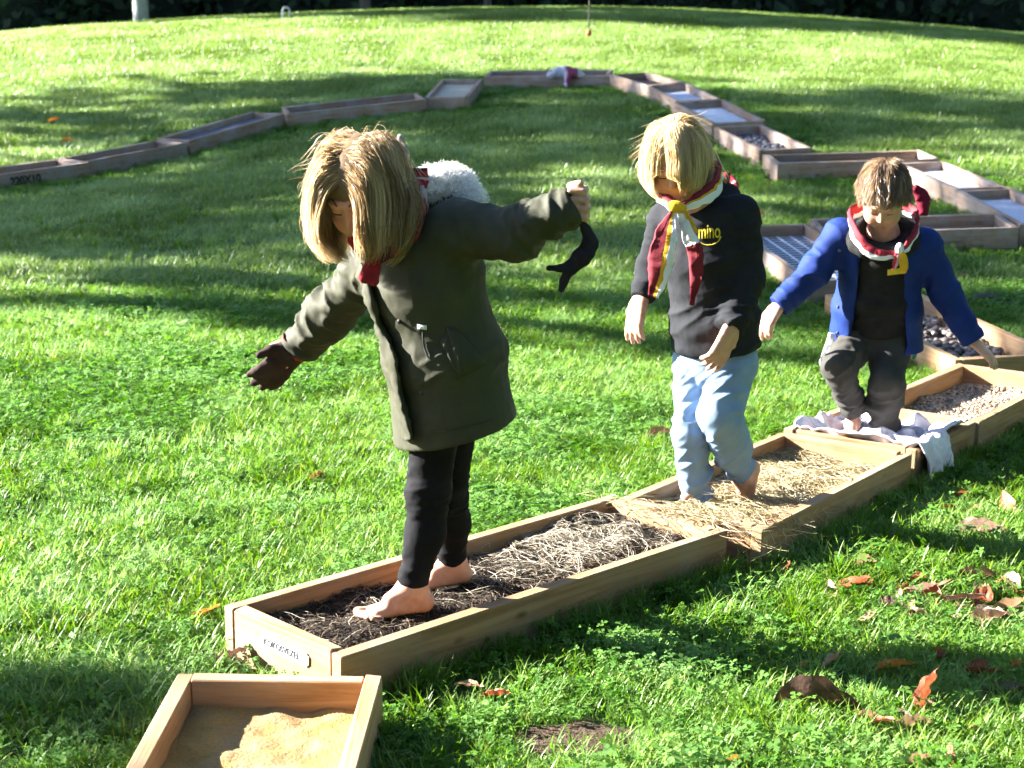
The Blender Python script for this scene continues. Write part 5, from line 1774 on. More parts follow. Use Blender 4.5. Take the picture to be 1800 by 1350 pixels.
fd.cut((pa + pb) / 2, hn, .006)
fd.chain([G(1258, 338, y2 + .05), G(1282, 345, y2 + .03)], [.045, .035], .04)
V, F = fd.mesh(2)
V = folds(V, F, [(shL, wrL, .075, .007, .045, .5), (elL, wrL, .06, .005, .024, .2), (shR, wrR, .075, .006, .045, .5),
                 (G(1258, 520, y2), G(1258, 610, y2), .17, .006, .06, .7), (G(1280, 400, y2 - .08), G(1215, 560, y2 - .1), .10, .004, .08, .6)], 41, .0014)
swt = mesh_obj('sweatshirt', V, F, CHAR, p2, origin=base2)
bvs = bvh_of(swt)
# yellow chest print
PRINT = simple('yellow_print', (.50, .38, .015), (.66, .52, .04), 60, .7, 0)
def print_on(bv, body_txt, u0, v0, u1, v1, person, base, size_v, mat, name='chest_print', bold=.0):
    cu = bpy.data.curves.new(name, 'FONT'); cu.body = body_txt; cu.size = 1; cu.offset = bold; cu.resolution_u = 3
    ob = bpy.data.objects.new(name, cu); COL.objects.link(ob)
    me = bpy.data.meshes.new_from_object(ob.evaluated_get(bpy.context.evaluated_depsgraph_get()))
    bpy.data.objects.remove(ob)
    bm = bmesh.new(); bm.from_mesh(me)
    bmesh.ops.triangulate(bm, faces=bm.faces); bmesh.ops.subdivide_edges(bm, edges=[e_ for e_ in bm.edges if e_.calc_length() > .12], cuts=1)
    co = np.array([v.co[:] for v in bm.verts])
    mn, mx_ = co.min(0), co.max(0)
    out = []
    for c_ in co:
        a, b_ = (c_[0] - mn[0]) / (mx_[0] - mn[0]), (c_[1] - mn[1]) / (mx_[1] - mn[1])
        uu = u0 + (u1 - u0) * a; vv_ = v0 + (v1 - v0) * a - size_v * b_
        q, n = on_surf(bv, uu, vv_, .0022)
        out.append(q if q is not None else at_y(uu, vv_, y2))
    ff = [[v.index for v in f.verts] for f in bm.faces]; bm.free()
    return mesh_obj(name, np.array(out), ff, mat, person, smooth=False, origin=base)
print_on(bvs, 'mino', 1228, 420, 1266, 418, p2, base2, 24, PRINT, bold=.015)
sw = surf_path(bvs, [(1231, 425), (1240, 430), (1252, 430), (1262, 425), (1267, 415)], .0025)
if len(sw) > 2:
    V, F = limb(spline([q for q, n in sw], 14), .0012, .0022, 5)
    mesh_obj('print_underline', V, F, PRINT, p2, origin=base2)
# neckerchief
yk = y2 - .12
ring = [G(1190, 366, yk - .03), G(1160, 345, yk + .03), G(1175, 335, yk + .12), G(1225, 320, yk + .17), G(1262, 300, yk + .12), G(1258, 328, yk + .03), G(1225, 352, yk - .02), G(1196, 366, yk - .035)]
band('neckerchief', ring, [.03, .045, .05, .055, .06, .055, .042, .03], np.array([-.15, .25, 1.]), .016, KERCHIEF, p2, base2, 60, ripple=.004)
kn_ = G(1190, 364, yk - .045)
fd = Field(kn_ - .05, kn_ + .05, .003); fd.ell(kn_, np.eye(3), (.021, .016, .015), .004); fd.cone(kn_ + [-.012, 0, .004], kn_ + [.013, 0, -.004], .014, .014, .01)
V, F = fd.mesh(1)
mesh_obj('neckerchief_knot', V + normals(V, F) * (.004 * (fbm(V * 80, 2, 3) - .5))[:, None], F, YELLOW, p2, origin=base2)
def tail(name, px, widths, ys, mat, wd=(1, -.3, .1), n=34):
    band(name, [G(u, v, y_) for (u, v), y_ in zip(px, ys)], widths, np.array(wd, float), .010, mat, p2, base2, n, ripple=.004)
T2A = stripe_mat('kerchief_tail_a', [(0, MAROON), (.44, MAROON), (.52, YEL), (.72, WHITE_)])
T2B = stripe_mat('kerchief_tail_b', [(0, WHITE_), (.38, WHITE_), (.42, MAROON)], 'along')
tail('neckerchief_tail', [(1182, 372), (1172, 410), (1163, 455), (1158, 490), (1150, 522)], [.022, .066, .075, .06, .03], [yk - .05, yk - .06, yk - .065, yk - .06, yk - .055], T2A)
tail('neckerchief_tail', [(1196, 374), (1208, 405), (1220, 440), (1224, 478), (1217, 536)], [.018, .035, .045, .04, .012], [yk - .05, yk - .055, yk - .06, yk - .06, yk - .05], T2B)
tail('neckerchief_tail', [(1198, 368), (1210, 386), (1224, 410)], [.016, .026, .012], [yk - .048, yk - .052, yk - .05], YELLOW, n=16)
band('hood_edge', [G(1262, 318, y2 + .06), G(1282, 325, y2 + .05), G(1292, 345, y2 + .02)], [.05, .06, .04], np.array([.3, .2, 1.]), .02, PLAID, p2, base2, 16)
# hair
BLONDE2 = hair_mat('blonde_hair', [(0, (.34, .235, .12)), (.5, (.60, .47, .27)), (1, (.82, .72, .52))], .5)
scalp(hf2, BLONDE2, p2, base2, .006)
def comb2(d):                                             # pulled back at the sides, a long fringe falling forward over the near side
    back = np.c_[np.sign(d[:, 0]) * .25, -np.ones(len(d)), -.35 * np.ones(len(d))]
    fr = np.c_[np.where(d[:, 0] > .25, .7, -.5), np.full(len(d), .7), -.5 * np.ones(len(d))]
    w = ((d[:, 1] > -.05) & (d[:, 2] > .05))[:, None]
    return np.where(w, fr, back)
OUT2 = (G(1192, 272, y2 - .06), np.array([.117, .134, .132]))
Ph = hair_strands(hf2, 10000, lambda d, r: np.where((d[:, 1] > -.05) & (d[:, 2] > .05), .145, .12) * r.uniform(.7, 1.05, len(d)), 61, lift=.016, part=.25, comb=comb2, grav=.5, wav=.40, stiff=.7, k=12,
                  outer=OUT2, face=(.036, .016, .016))
hair_obj(Ph, .0007, BLONDE2, p2, base2, 62)
Pl = hair_strands(hf2, 900, .17, 65, lift=.026, part=.25, grav=.6, wav=.4, stiff=.66, k=11, region=lambda d: (d[:, 0] > .5) & (d[:, 2] > -.4), outer=(OUT2[0], OUT2[1] * 1.04))
hair_obj(Pl, .0009, BLONDE2, p2, base2, 66, 'side_hair')
Pf = hair_strands(hf2, 160, .08, 63, lift=.02, part=0, grav=.3, wav=.9, stiff=.8, k=9)
hair_obj(Pf, .0005, BLONDE2, p2, base2, 64, 'flyaway_hair')
pt = [G(1250, 268, y2 + .01), G(1262, 295, y2 + .03), G(1272, 312, y2 + .03), G(1275, 325, y2 + .02)]
lock = np.stack([spline(np.array(pt) + np.random.default_rng(i).normal(0, .006, (1, 3)), 9) for i in range(40)])
hair_obj(lock, .0009, BLONDE2, p2, base2, 67, 'loose_lock')
face_lines(hf2, p2, base2, BLONDE2, body2)

# ------------------------------------------------------------------ third child: blue jacket, bending over the cloth
ZD = -.125
y3 = at_z(1530, 768, ZD)[1]
FD3 = nrm([-.22, -.97, 0]); LD3 = np.array([.97, -.22, 0])
base3 = np.array([at_z(1530, 768, ZD)[0], y3, ZD])
p3 = empty('person', base3, 'boy in an open blue jacket stooping with both arms held low and wide', 'person')
hf3 = head_frame(G(1553, 348, y3 - .12), [-.20, -.80, -.55], [-.1, -.5, .85], .98)
hipL, hipR = G(1566, 590, y3 + .03), G(1512, 590, y3 + .03)
knR, anR = G(1474, 645, y3 - .12), G(1500, 722, y3 - .02)
knL, anL = G(1560, 672, y3 - .12), G(1552, 752, y3 - .03)
ch3, nk3 = G(1552, 470, y3 - .05), G(1552, 415, y3 - .07)
shL, shR = G(1624, 432, y3 - .05), G(1478, 415, y3 - .03)
elL, elR = G(1664, 520, y3 - .06), G(1432, 478, y3 - .06)
wrL, wrR = G(1710, 598, y3 - .10), G(1370, 537, y3 - .10)
fd = Field([.75, y3 - .40, -.2], [1.68, y3 + .28, .82], .0042)
P3 = add_head(fd, hf3)
fd.cone(hf3[0] + hf3[1] @ np.array([0, -.03, -.07]), nk3 + [0, .02, -.02], .040, .045, .03)
fd.eseg(ch3, (hipL + hipR) / 2, LD3, (.10, .075), (.095, .08), .04)
fd.cone(nk3, ch3, .055, .075, .04)
for sh, el_, wr in ((shL, elL, wrL), (shR, elR, wrR)):
    fd.cone(ch3, sh, .055, .034, .03); fd.chain([sh, el_, wr], [.034, .028, .020], .02)
for hp, kn, an in ((hipL, knL, anL), (hipR, knR, anR)):
    fd.chain([hp, kn, an], [.055, .042, .027], .03)
add_foot(fd, np.array([anR[0], anR[1], ZD + .05]), nrm([-.28, -.96, 0]), UP, 1.0)
add_foot(fd, np.array([anL[0], anL[1], ZD + .05]), nrm([-.1, -1, 0]), UP, 1.0)
add_hand(fd, wrR + nrm(wrR - elR) * .010, nrm([-.55, -.25, -.8]), nrm([.5, .3, -.6]), 1.16, (.35, .4, .5, .55), .2, -1, .3)
add_hand(fd, wrL + nrm(wrL - elL) * .010, nrm([.72, -.25, -.62]), nrm([-.45, .2, -.85]), 1.1, (.2, .24, .28, .34), .12, 1, .2)
body3 = body_mesh(fd, p3, base3, hf3)

TROUS = fabric('grey_cotton', (.030, .029, .027), (.052, .050, .045), 600, 8, .9, .3, .1)
fd = Field([.92, y3 - .32, -.2], [1.42, y3 + .25, .42], .0045)
fd.eseg(G(1542, 560, y3 + .01), G(1540, 600, y3 + .02), LD3, (.112, .09), (.118, .098), .03)
fd.chain([hipR, knR, anR + [0, 0, .01]], [.070, .054, .046], .02)
fd.chain([hipL, knL, (knL + anL) / 2 + [0, .01, 0], anL + [0, 0, -.015]], [.074, .058, .056, .056], .02)
fd.cut(anR + nrm(anR - knR) * .01, nrm(anR - knR), .004, .075); fd.cut(anL - [0, 0, .03], [0, 0, -1], .004, .09)
V, F = fd.mesh(2)
V = folds(V, F, [(knR + [0, 0, .05], anR, .08, .008, .04, .6), (knL, anL, .08, .010, .04, .6), (hipL, knL, .09, .007, .05, 1.), (hipR, knR, .09, .007, .05, 1.)], 51, .0012)
trs = mesh_obj('trousers', V, F, TROUS, p3, origin=base3)
DARKSW = fabric('dark_sweatshirt', (.010, .010, .010), (.020, .019, .019), 500, 10, .9, .3, .25)
fd = Field([.95, y3 - .28, .18], [1.46, y3 + .22, .78], .0045)
tor = [(G(1545, 572, y3 + .0), (.114, .096)), (G(1548, 520, y3 - .03), (.112, .094)), (G(1552, 455, y3 - .05), (.108, .086)), (G(1553, 420, y3 - .06), (.095, .07))]
for (a, ra), (b, rb) in zip(tor[:-1], tor[1:]):
    fd.eseg(a, b, LD3, ra, rb, .04, cap=.03)
ringc = [G(1553 + 52 * math.cos(a), 418 + 26 * math.sin(a), y3 - .085 - .085 * math.sin(a)) for a in np.linspace(0, 2 * math.pi, 15)]
fd.chain(ringc, [.027] * 15, .02)
V, F = fd.mesh(2)
V = folds(V, F, [(G(1548, 500, y3 - .1), G(1548, 580, y3 - .1), .13, .006, .035, .3)], 52, .0012)
sw3 = mesh_obj('sweatshirt', V, F, DARKSW, p3, origin=base3)
BLUE = fabric('blue_jacket_cloth', (.006, .017, .10), (.011, .030, .15), 700, 8, .7, .25, .15)
fd = Field([.78, y3 - .36, .08], [1.62, y3 + .28, .80], .0048)
tor = [(G(1538, 612, y3 + .03), (.168, .125)), (G(1542, 540, y3 - .01), (.150, .118)), (G(1548, 460, y3 - .04), (.138, .108)), (G(1552, 415, y3 - .05), (.115, .085))]
for (a, ra), (b, rb) in zip(tor[:-1], tor[1:]):
    fd.eseg(a, b, LD3, ra, rb, .04, cap=.04)
fd.cone(ch3 + [0, 0, .05], shL, .085, .058, .04); fd.chain([shL, elL, wrL], [.058, .052, .042], .025)
fd.cone(ch3 + [0, 0, .05], shR, .085, .058, .04); fd.chain([shR, elR, wrR], [.058, .052, .042], .025)
for (a, ra), (b, rb) in zip(tor[:-1], tor[1:]):                      # hollow inside, open down the front
    fd.eseg(a + FD3 * .0 - (UP * .03 if a is tor[0][0] else 0), b, LD3, (ra[0] - .016, ra[1] - .016), (rb[0] - .016, rb[1] - .016), .006, 'sub', cap=.05)
fr = [(G(1544, 622, y3 - .16), .118), (G(1546, 560, y3 - .18), .094), (G(1550, 470, y3 - .20), .084), (G(1552, 405, y3 - .20), .080)]
for (a, ra), (b, rb) in zip(fr[:-1], fr[1:]):
    fd.eseg(a, b, LD3, (ra, .155), (rb, .155), .012, 'sub', cap=.06)
fd.cone(G(1553, 400, y3 - .07), G(1553, 370, y3 - .1), .085, .10, .01, 'sub')
dl3, dr3 = nrm(wrL - elL), nrm(wrR - elR)
fd.cut(wrL + dl3 * .006, dl3, .004, .08); fd.cut(wrR + dr3 * .006, dr3, .004, .08)
fd.cut(G(1540, 616, y3), [0, 0, -1], .005)
V, F = fd.mesh(2)
V = folds(V, F, [(shL, wrL, .075, .005, .05, .4), (shR, wrR, .075, .006, .045, .4)], 61, .001)
jkt = mesh_obj('jacket', V, F, BLUE, p3, origin=base3)
bvj = bvh_of(jkt)
LIN = fabric('green_lining', (.02, .12, .085), (.03, .17, .12), 500, 8, .8)
band('lining', [G(1607, 500, y3 - .06), G(1612, 550, y3 - .05), G(1612, 600, y3 - .03), G(1606, 632, y3 - .02)], [.02, .035, .04, .01], np.array([.8, .5, 0]), .006, LIN, p3, base3, 20)
band('lit_edge', [G(1462, 585, y3 - .02), G(1458, 615, y3 - .03), G(1452, 640, y3 - .04), G(1460, 660, y3 - .05)], [.02, .045, .05, .02], np.array([.9, -.3, .1]), .008,  # pale strip painting the sunlit edge beside the trousers; no separate garment
     fabric('lit_edge_white', (.60, .62, .64), (.72, .73, .74)), p3, base3, 20, ripple=.003)
for v in (440, 490, 540, 585):
    q, n = on_surf(bvj, 1476 - (v - 440) * .02, v, .001)
    if q is not None:
        bm = bmesh.new(); bmesh.ops.create_uvsphere(bm, u_segments=8, v_segments=6, radius=.006)
        vv = np.array([x.co[:] for x in bm.verts]) * [1, .5, 1]; ff = [[x.index for x in f.verts] for f in bm.faces]; bm.free()
        mesh_obj('snap_button', vv + q, ff, simple('blue_snap', (.05, .07, .16), (.08, .10, .2), 20, .3, 0), p3, origin=base3)
# neckerchief over the collar, hood behind
yb = y3 - .09
ring = [G(1578, 446, yb - .11), G(1545, 448, yb - .115), G(1516, 430, yb - .09), G(1497, 395, yb - .03), G(1500, 372, yb + .05), G(1552, 365, yb + .10), G(1604, 372, yb + .05), G(1612, 400, yb - .03), G(1598, 428, yb - .09), G(1582, 444, yb - .11)]
band('neckerchief', ring, [.028, .036, .040, .045, .05, .05, .045, .035, .03, .026], np.array([0, .35, 1.]), .014, stripe_mat('kerchief_boy', [(0, WHITE_), (.36, REDC), (.8, MAROON)]), p3, base3, 70, ripple=.003)
kq = G(1581, 440, yb - .125)
fd = Field(kq - .06, kq + .06, .003); fd.ell(kq + [0, 0, .006], np.eye(3), (.015, .014, .02), .006)
V, F = fd.mesh(1)
mesh_obj('neckerchief_knot', V + normals(V, F) * (.004 * (fbm(V * 80, 2, 3) - .5))[:, None], F, simple('white_knot', (.62, .6, .6), (.74, .72, .72), 60, .8, .3), p3, origin=base3)
band('neckerchief_tail', [kq + [0, -.002, 0], G(1574, 460, yb - .13), G(1571, 474, yb - .125)], [.016, .024, .010], np.array([1., -.1, .1]), .008, stripe_mat('kb2', [(0, REDC), (.5, (.6, .3, .3))]), p3, base3, 14)
band('neckerchief_tail', [kq + [.006, -.002, 0], G(1588, 462, yb - .13), G(1590, 480, yb - .12)], [.014, .034, .016], np.array([1., -.1, .1]), .008, YELLOW, p3, base3, 14)
band('hood', [G(1606, 330, y3 + .06), G(1622, 348, y3 + .06), G(1622, 378, y3 + .04)], [.03, .06, .03], np.array([.6, .3, .6]), .03, fabric('maroon_hood', (.12, .008, .02), (.19, .015, .035)), p3, base3, 16)
patch('print', bvh_of(sw3), [(1560, 474), (1592, 470), (1592, 480), (1560, 484)], .001, .001, PRINT, p3, base3, 4)
BROWN = hair_mat('brown_hair', [(0, (.09, .058, .036)), (.5, (.22, .145, .09)), (1, (.42, .31, .21))], .4)
scalp(hf3, BROWN, p3, base3, .008)
def comb3(d):
    return np.c_[.35 * np.sign(d[:, 0] + .1) * (np.abs(d[:, 0]) > .3), np.where(d[:, 2] > .2, 1.0, .25), np.where(d[:, 2] > .2, -.1, -1.)]
Ph = hair_strands(hf3, 9000, lambda d, r: np.where(d[:, 2] > .1, .050, .026) * r.uniform(.7, 1.1, len(d)), 71, lift=.012, comb=comb3, grav=.25, wav=.35, stiff=.8, k=8,
                  region=lambda d: ~((d[:, 1] > .50) & (d[:, 2] < .40)) & (d[:, 2] > -.45) & ~((np.abs(d[:, 0]) > .8) & (d[:, 2] < -.2)))
hair_obj(Ph, .0009, BROWN, p3, base3, 72)
face_lines(hf3, p3, base3, BROWN, body3)

# ------------------------------------------------------------------ cloths
CLOTH, nt, b = new_mat('lavender_cloth')
f1 = noise_fac(nt, 26, 4); f2 = noise_fac(nt, 9, 3)
c1 = ramp(nt, f1, [(.32, (.20, .21, .30)), (.46, (.52, .52, .60)), (.62, (.70, .69, .73))])
mx = N(nt, 'ShaderNodeMix', data_type='RGBA'); nt.links.new(ramp(nt, f2, [(.45, (0, 0, 0)), (.62, (1, 1, 1))]), mx.inputs[0])
nt.links.new(c1, mx.inputs[6]); mx.inputs[7].default_value = (.60, .52, .58, 1)
nt.links.new(mx.outputs[2], b.inputs['Base Color']); b.inputs['Roughness'].default_value = .9; b.inputs['Sheen Weight'].default_value = .2
bump(nt, b, noise_fac(nt, 500, 2), .3, .002)
oD, RD, LD_, WD = box_frame('D')
n_ = 96
X, Y = np.meshgrid(np.linspace(-.285, .20, n_), np.linspace(-.335, .215, n_))
q = np.c_[X.ravel(), Y.ravel()]
q = q + np.c_[fbm(q * 6, 2, 1) - .5, fbm(q * 6 + 9, 2, 2) - .5] * .07
dx_ = np.abs(q[:, 0]) - LD_ / 2; dy_ = np.abs(q[:, 1]) - WD / 2
over = np.clip(np.maximum(dx_, dy_) + T + .03, 0, .05) / .05                    # 1 above the planks
lo_ = .052 + .0 * q[:, 0]
w1_ = fbm(q * 9, 2, 5) * 5
rid = (.5 + .5 * np.sin(q[:, 0] * 30 + q[:, 1] * 19 + w1_ * 3.4)) ** 1.5 * .030 * fbm(q * 5 + 2, 2, 6) * 2 + (.5 + .5 * np.sin(q[:, 0] * -24 + q[:, 1] * 38 + w1_ * 2.6)) ** 2 * .022 + .03 * fbm(q * 12, 2, 8)
z_ = lo_ * (1 - over) + (RIM + .008) * over + rid * (1 - .6 * over)
outy = np.clip(-q[:, 1] - WD / 2 - .004, 0, 1)                                  # hanging over the near right side
keepf = (q[:, 0] < -.02) | (q[:, 1] > -WD / 2 - .0)
hang = outy > 0
yy = np.where(hang, -WD / 2 - .010 - .25 * outy - .012 * (1 + np.sin(q[:, 0] * 60)) * np.clip(outy * 20, 0, 1), q[:, 1])
z_ = np.where(hang, RIM + .010 - outy * 1.15 + rid * .1, z_)
i_ = np.arange(n_ * n_).reshape(n_, n_)
fc = np.stack([i_[:-1, :-1], i_[:-1, 1:], i_[1:, 1:], i_[1:, :-1]], -1).reshape(-1, 4)
fc = fc[keepf[fc].all(1) & ((q[fc][:, :, 0] + .10 * fbm(q[fc].mean(1) * 14, 2, 3)[:, None]).min(1) > -.275)]
cl = mesh_obj('crumpled_cloth', to_world('D', np.c_[q[:, 0], yy, z_]), fc, CLOTH, origin=oD)
md = cl.modifiers.new('thickness', 'SOLIDIFY'); md.thickness = .004
tag(cl, 'crumpled lavender-white cloth the boy stands on, hanging over the frame side', 'cloth')

oP = at_y(993, 131, BOX['P'][1] - .26)
fd = Field(oP - [.24, .2, .14], oP + [.24, .2, .14], .007)
for dx, dz, r in ((-.14, -.01, .04), (-.06, .02, .055), (.02, .03, .055), (.09, .015, .055), (.15, -.01, .04)):
    fd.ell(oP + [dx, .02, dz], np.eye(3), (r * 1.3, r * 1.1, r), .03)
fd.cone(oP + [.03, -.03, 0], oP + [.02, -.06, -.11], .035, .03, .03)
V, F = fd.mesh(1)
V = V + normals(V, F) * (.035 * (fbm(V * 16, 3, 4) - .5))[:, None]
m, nt, b = new_mat('bundle_cloth')
at_ = nt.nodes.new('ShaderNodeAttribute'); at_.attribute_name = 'along'
nt.links.new(ramp(nt, at_.outputs['Fac'], [(.0, (.46, .44, .56)), (.5, (.42, .42, .56)), (.58, (.26, .04, .10)), (.82, (.26, .05, .11)), (.9, (.5, .46, .52))]), b.inputs['Base Color'])
b.inputs['Roughness'].default_value = .9
bu = mesh_obj('cloth_bundle', V, F, m, origin=oP)
vattr(bu, 'along', np.clip((V[:, 0] - oP[0] + .19) / .38 + .12 * (fbm(V * 20, 2, 1) - .5), 0, 1))
tag(bu, 'bundle of pale and maroon cloth lying on the farthest frame', 'cloth')

# ------------------------------------------------------------------ fallen leaves
def leaf_geo(L, W, curl, fold, seed, lobes=0.0):
    r = np.random.default_rng(seed)
    na, nb = 13, 7
    V = []
    for i in range(na):
        t = i / (na - 1)
        w = W * (math.sin(math.pi * t ** .8) ** .8) * (1 + lobes * math.sin(t * 22)) + .001
        for j in range(nb):
            s = j / (nb - 1) * 2 - 1
            x = (t - .5) * L
            y = s * w / 2
            z = fold * abs(y) * (1 if seed % 3 else -1) + curl * .35 * ((t - .4) ** 2) * L * (1 if seed % 2 else -1) + curl * (s * s) * w * .5
            V.append([x, y, z])
    V = np.array(V)
    V[:, 2] += min(L, .07) * .24 * (fbm(V[:, :2] / L * 9 + seed, 2, seed) - .5)
    V[:, 1] += L * .12 * (fbm(V[:, :2] / L * 5 + seed + 7, 2, seed) - .5)
    F = [(i * nb + j, i * nb + j + 1, (i + 1) * nb + j + 1, (i + 1) * nb + j) for i in range(na - 1) for j in range(nb - 1)]
    return V, np.array(F)
def leaf_col(name, c1, c2):
    m, nt, b = new_mat(name)
    f = noise_fac(nt, 45, 4)
    col = ramp(nt, f, [(.35, c1), (.65, c2)])
    nt.links.new(col, b.inputs['Base Color']); b.inputs['Roughness'].default_value = .6
    tr = nt.nodes.new('ShaderNodeBsdfTranslucent'); nt.links.new(col, tr.inputs['Color'])
    mix = N(nt, 'ShaderNodeMixShader'); mix.inputs[0].default_value = .3
    nt.links.new(b.outputs[0], mix.inputs[1]); nt.links.new(tr.outputs[0], mix.inputs[2]); nt.links.new(mix.outputs[0], nt.nodes['Material Output'].inputs['Surface'])
    bump(nt, b, noise_fac(nt, 130, 3), .5, .003)
    return m
LC = {'red': leaf_col('leaf_red_brown', (.16, .04, .018), (.34, .10, .035)), 'tan': leaf_col('leaf_tan', (.30, .17, .09), (.46, .29, .17)),
      'pink': leaf_col('leaf_pinkish', (.34, .19, .14), (.52, .33, .25)), 'dark': leaf_col('leaf_dark', (.05, .025, .018), (.13, .065, .045)),
      'orange': leaf_col('leaf_orange', (.42, .13, .02), (.60, .24, .04)), 'grey': leaf_col('leaf_grey', (.10, .10, .12), (.20, .20, .23)),
      'fire': leaf_col('leaf_bright_red', (.55, .06, .015), (.70, .12, .02))}
LEAVES = [  # u, v, length px, turn deg, tilt deg, colour, label
 (1686, 868, 44, 10, 15, 'red', 'curled red-brown leaf right of the straw frame, topmost of the near leaves'),
 (1668, 893, 34, -10, 8, 'red', 'small red-brown leaf just below the topmost curled leaf on the right'),
 (1711, 894, 26, 30, 12, 'tan', 'tiny tan leaf beside the small red-brown leaf on the right'),
 (1772, 888, 58, 70, 35, 'red', 'large crumpled red-brown leaf at the right edge below the pebble frame'),
 (1725, 934, 100, 4, 5, 'pink', 'long thin pinkish dry leaf lying flat at the right'),
 (1383, 1001, 40, 40, 30, 'red', 'folded rusty leaf in grass just below the straw tuft'),
 (1460, 1036, 42, 80, 40, 'pink', 'pinkish curled leaf at the left end of the leaf row'),
 (1496, 1028, 74, 5, 15, 'red', 'dark red leaf lying across the left of the leaf row'),
 (1520, 988, 44, 20, 10, 'tan', 'tan leaf above the left end of the leaf row'),
 (1625, 1036, 92, -12, 14, 'pink', 'broad pale leaf in the middle of the leaf row'),
 (1680, 1058, 100, -25, 20, 'dark', 'dark brown leaf in the middle of the leaf row'),
 (1738, 1090, 74, -48, 25, 'pink', 'pale pink leaf pointing down at the right of the leaf row'),
 (1682, 1082, 40, -30, 20, 'pink', 'small pale leaf below the dark leaf of the leaf row'),
 (1778, 1066, 70, 8, 10, 'tan', 'tan leaf at the right edge ending the leaf row'),
 (1716, 1012, 90, -6, 5, 'dark', 'dark leaf lying in shade above the leaf row'),
 (1526, 1083, 42, 25, 15, 'pink', 'small pinkish leaf standing alone below the leaf row'),
 (1417, 1166, 24, 20, 20, 'orange', 'tiny orange leaf at the edge of the shadow band'),
 (1466, 1160, 44, 20, 25, 'tan', 'thin tan leaf right of the tiny orange leaf'),
 (1576, 1168, 76, 14, 6, 'orange', 'flat orange-yellow leaf lying above the shadow band'),
 (1789, 1170, 40, 10, 20, 'orange', 'orange leaf cut by the right edge'),
 (1437, 1232, 150, -16, 6, 'dark', 'long dark brown leaf lying in the shadow band'),
 (1772, 1212, 86, -4, 8, 'dark', 'dark leaf in the shadow band at the right edge'),
 (1632, 1236, 86, 82, 65, 'red', 'brown leaf standing upright in the shadow band'),
 (1604, 1274, 64, -12, 10, 'tan', 'brown leaf lying at the foot of the upright leaf'),
 (1668, 1334, 58, 60, 40, 'red', 'rusty leaf at the bottom edge on the right'),
 (1610, 1342, 60, 5, 12, 'tan', 'tan leaf at the bottom edge left of the rusty leaf'),
 (1288, 1334, 46, 15, 12, 'orange', 'pale orange leaf at the bottom edge right of the bare soil'),
 (1408, 930, 56, -20, 10, 'dark', 'dark leaf in shadow under the straw tuft'),
 (822, 1206, 56, -14, 8, 'tan', 'brown leaf half hidden in grass in front of the long frame'),
 (872, 1222, 54, -22, 15, 'red', 'dark red leaf in grass in front of the long frame'),
 (358, 1073, 60, 4, 22, 'orange', 'ribbed orange-brown leaf leaning on the left corner of the long frame'),
 (405, 1155, 84, 28, 12, 'dark', 'dark dry leaf under the near left corner of the long frame'),
 (556, 836, 34, 30, 20, 'red', 'small brown leaf on the lawn left of the dark leggings'),
 (157, 1083, 22, 10, 15, 'orange', 'tiny orange leaf alone on the left lawn'),
 (1158, 762, 46, 5, 10, 'dark', 'dark leaf in the lawn left of the pale jeans'),
 (1337, 378, 16, 60, 40, 'fire', 'tiny bright red leaf right of the charcoal sweatshirt shoulder'),
 (1725, 526, 60, 5, 12, 'grey', 'bluish grey dry leaf on the lawn right of the blue sleeve'),
 (95, 212, 22, 20, 10, 'orange', 'faint orange leaf on the shaded lawn at the far left'),
 (118, 246, 20, 5, 10, 'orange', 'orange leaf just above the stencilled frame'),
 (1450, 163, 18, 10, 10, 'tan', 'tan leaf on the shaded lawn far right'),
 (1690, 487, 26, 30, 12, 'tan', 'tan leaf on the lawn above the bluish grey leaf')]
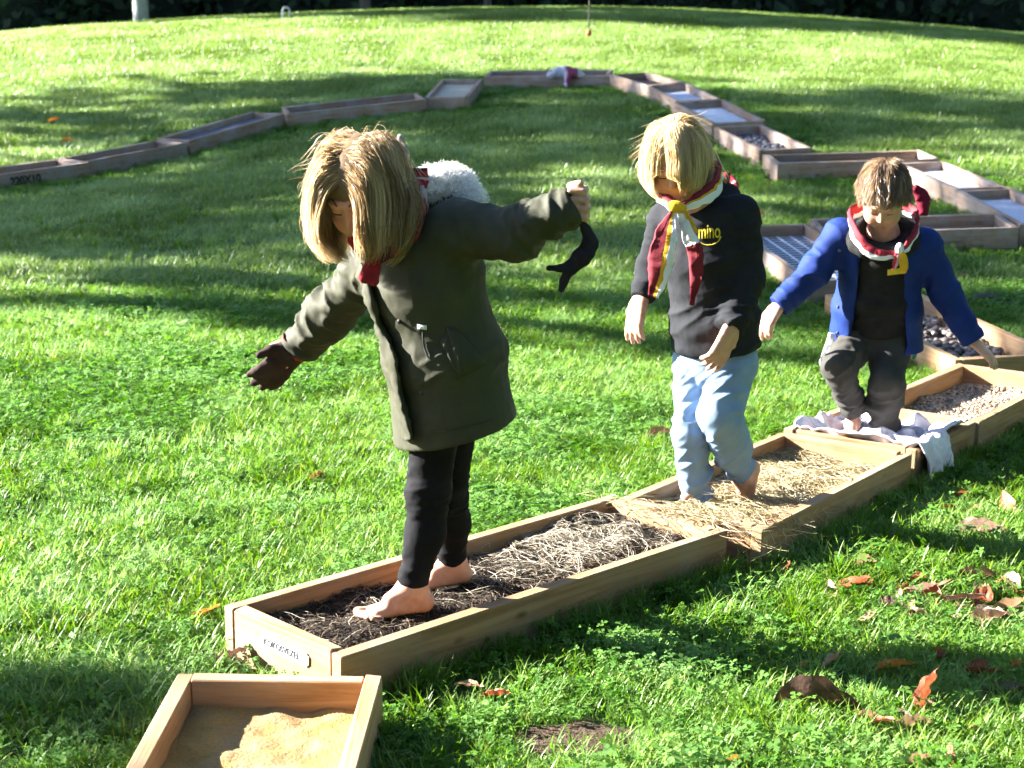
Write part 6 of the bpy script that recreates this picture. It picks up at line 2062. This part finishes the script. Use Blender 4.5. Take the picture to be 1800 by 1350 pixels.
for i, (u, v, lp, turn, tilt, cn, lab) in enumerate(LEAVES):
    g0 = at_z(u, v, -.1)
    for _ in range(6):
        g0 = at_z(u, v, ground_z([g0[:2]])[0] + .022)
    Lm = lp / (FOC / (g0[1] * CP - (g0[2] - CAM_H) * SP))
    r = random.Random(i * 3 + 1)
    V, F = leaf_geo(Lm * 1.06, Lm * r.uniform(.36, .55), r.uniform(.2, .9), r.uniform(.1, .6), 300 + i, .06)
    V = V @ np.array(Matrix.Rotation(-math.radians(tilt), 3, 'Y')).T
    V = V @ np.array(Matrix.Rotation(r.uniform(-.5, .3) - .35, 3, 'X')).T
    tz = math.radians(turn) if tilt < 60 else .2
    V = V @ np.array(Matrix.Rotation(tz, 3, 'Z')).T
    V[:, 2] += max(0, -(V[:, 2].min()) - .02)
    o = mesh_obj('fallen_leaf', V + g0, F, LC[cn], origin=g0)
    tag(o, lab, 'leaf', 'fallen leaves on the lawn')

r_ = np.random.default_rng(88)
lit = []
for i in range(26):                                        # loose litter of small dead leaves at the right edge
    u, v = (r_.normal(1650, 85), r_.normal(1052, 24)) if i < 19 else (r_.uniform(1500, 1790), r_.uniform(1140, 1340))
    lit.append((min(u, 1795), v))
ORD = 'first second third fourth fifth sixth seventh eighth ninth tenth eleventh twelfth thirteenth fourteenth fifteenth sixteenth seventeenth eighteenth nineteenth'.split()
up_, dn_ = sorted(lit[:19]), sorted(lit[19:])
for i, (u, v) in enumerate(up_ + dn_):
    g0 = at_z(u, v, -.1)
    for _ in range(4):
        g0 = at_z(u, v, ground_z([g0[:2]])[0] + .02)
    V, F = leaf_geo(r_.uniform(.04, .10), r_.uniform(.018, .045), r_.uniform(.2, .9), r_.uniform(.1, .6), 600 + i, .06)
    for ax_, an_ in (('Y', r_.uniform(-.5, .5)), ('X', r_.uniform(-.7, .3)), ('Z', r_.uniform(0, 6.28))):
        V = V @ np.array(Matrix.Rotation(an_, 3, ax_)).T
    V[:, 2] += max(0, -(V[:, 2].min()) - .02)
    cn = ('red', 'dark', 'pink', 'red', 'tan')[i % 5]
    lab = {'red': 'red-brown', 'dark': 'dark brown', 'pink': 'pinkish', 'tan': 'tan'}[cn] + ' crumpled leaf, %s from the left ' % ORD[i if i < 19 else i - 19] + ('in the leaf litter on the right' if i < 19 else 'in the sparse litter near the bottom edge')
    tag(mesh_obj('dead_leaf', V + g0, F, LC[cn], origin=g0), lab, 'leaf', 'small dead leaves in the litter')
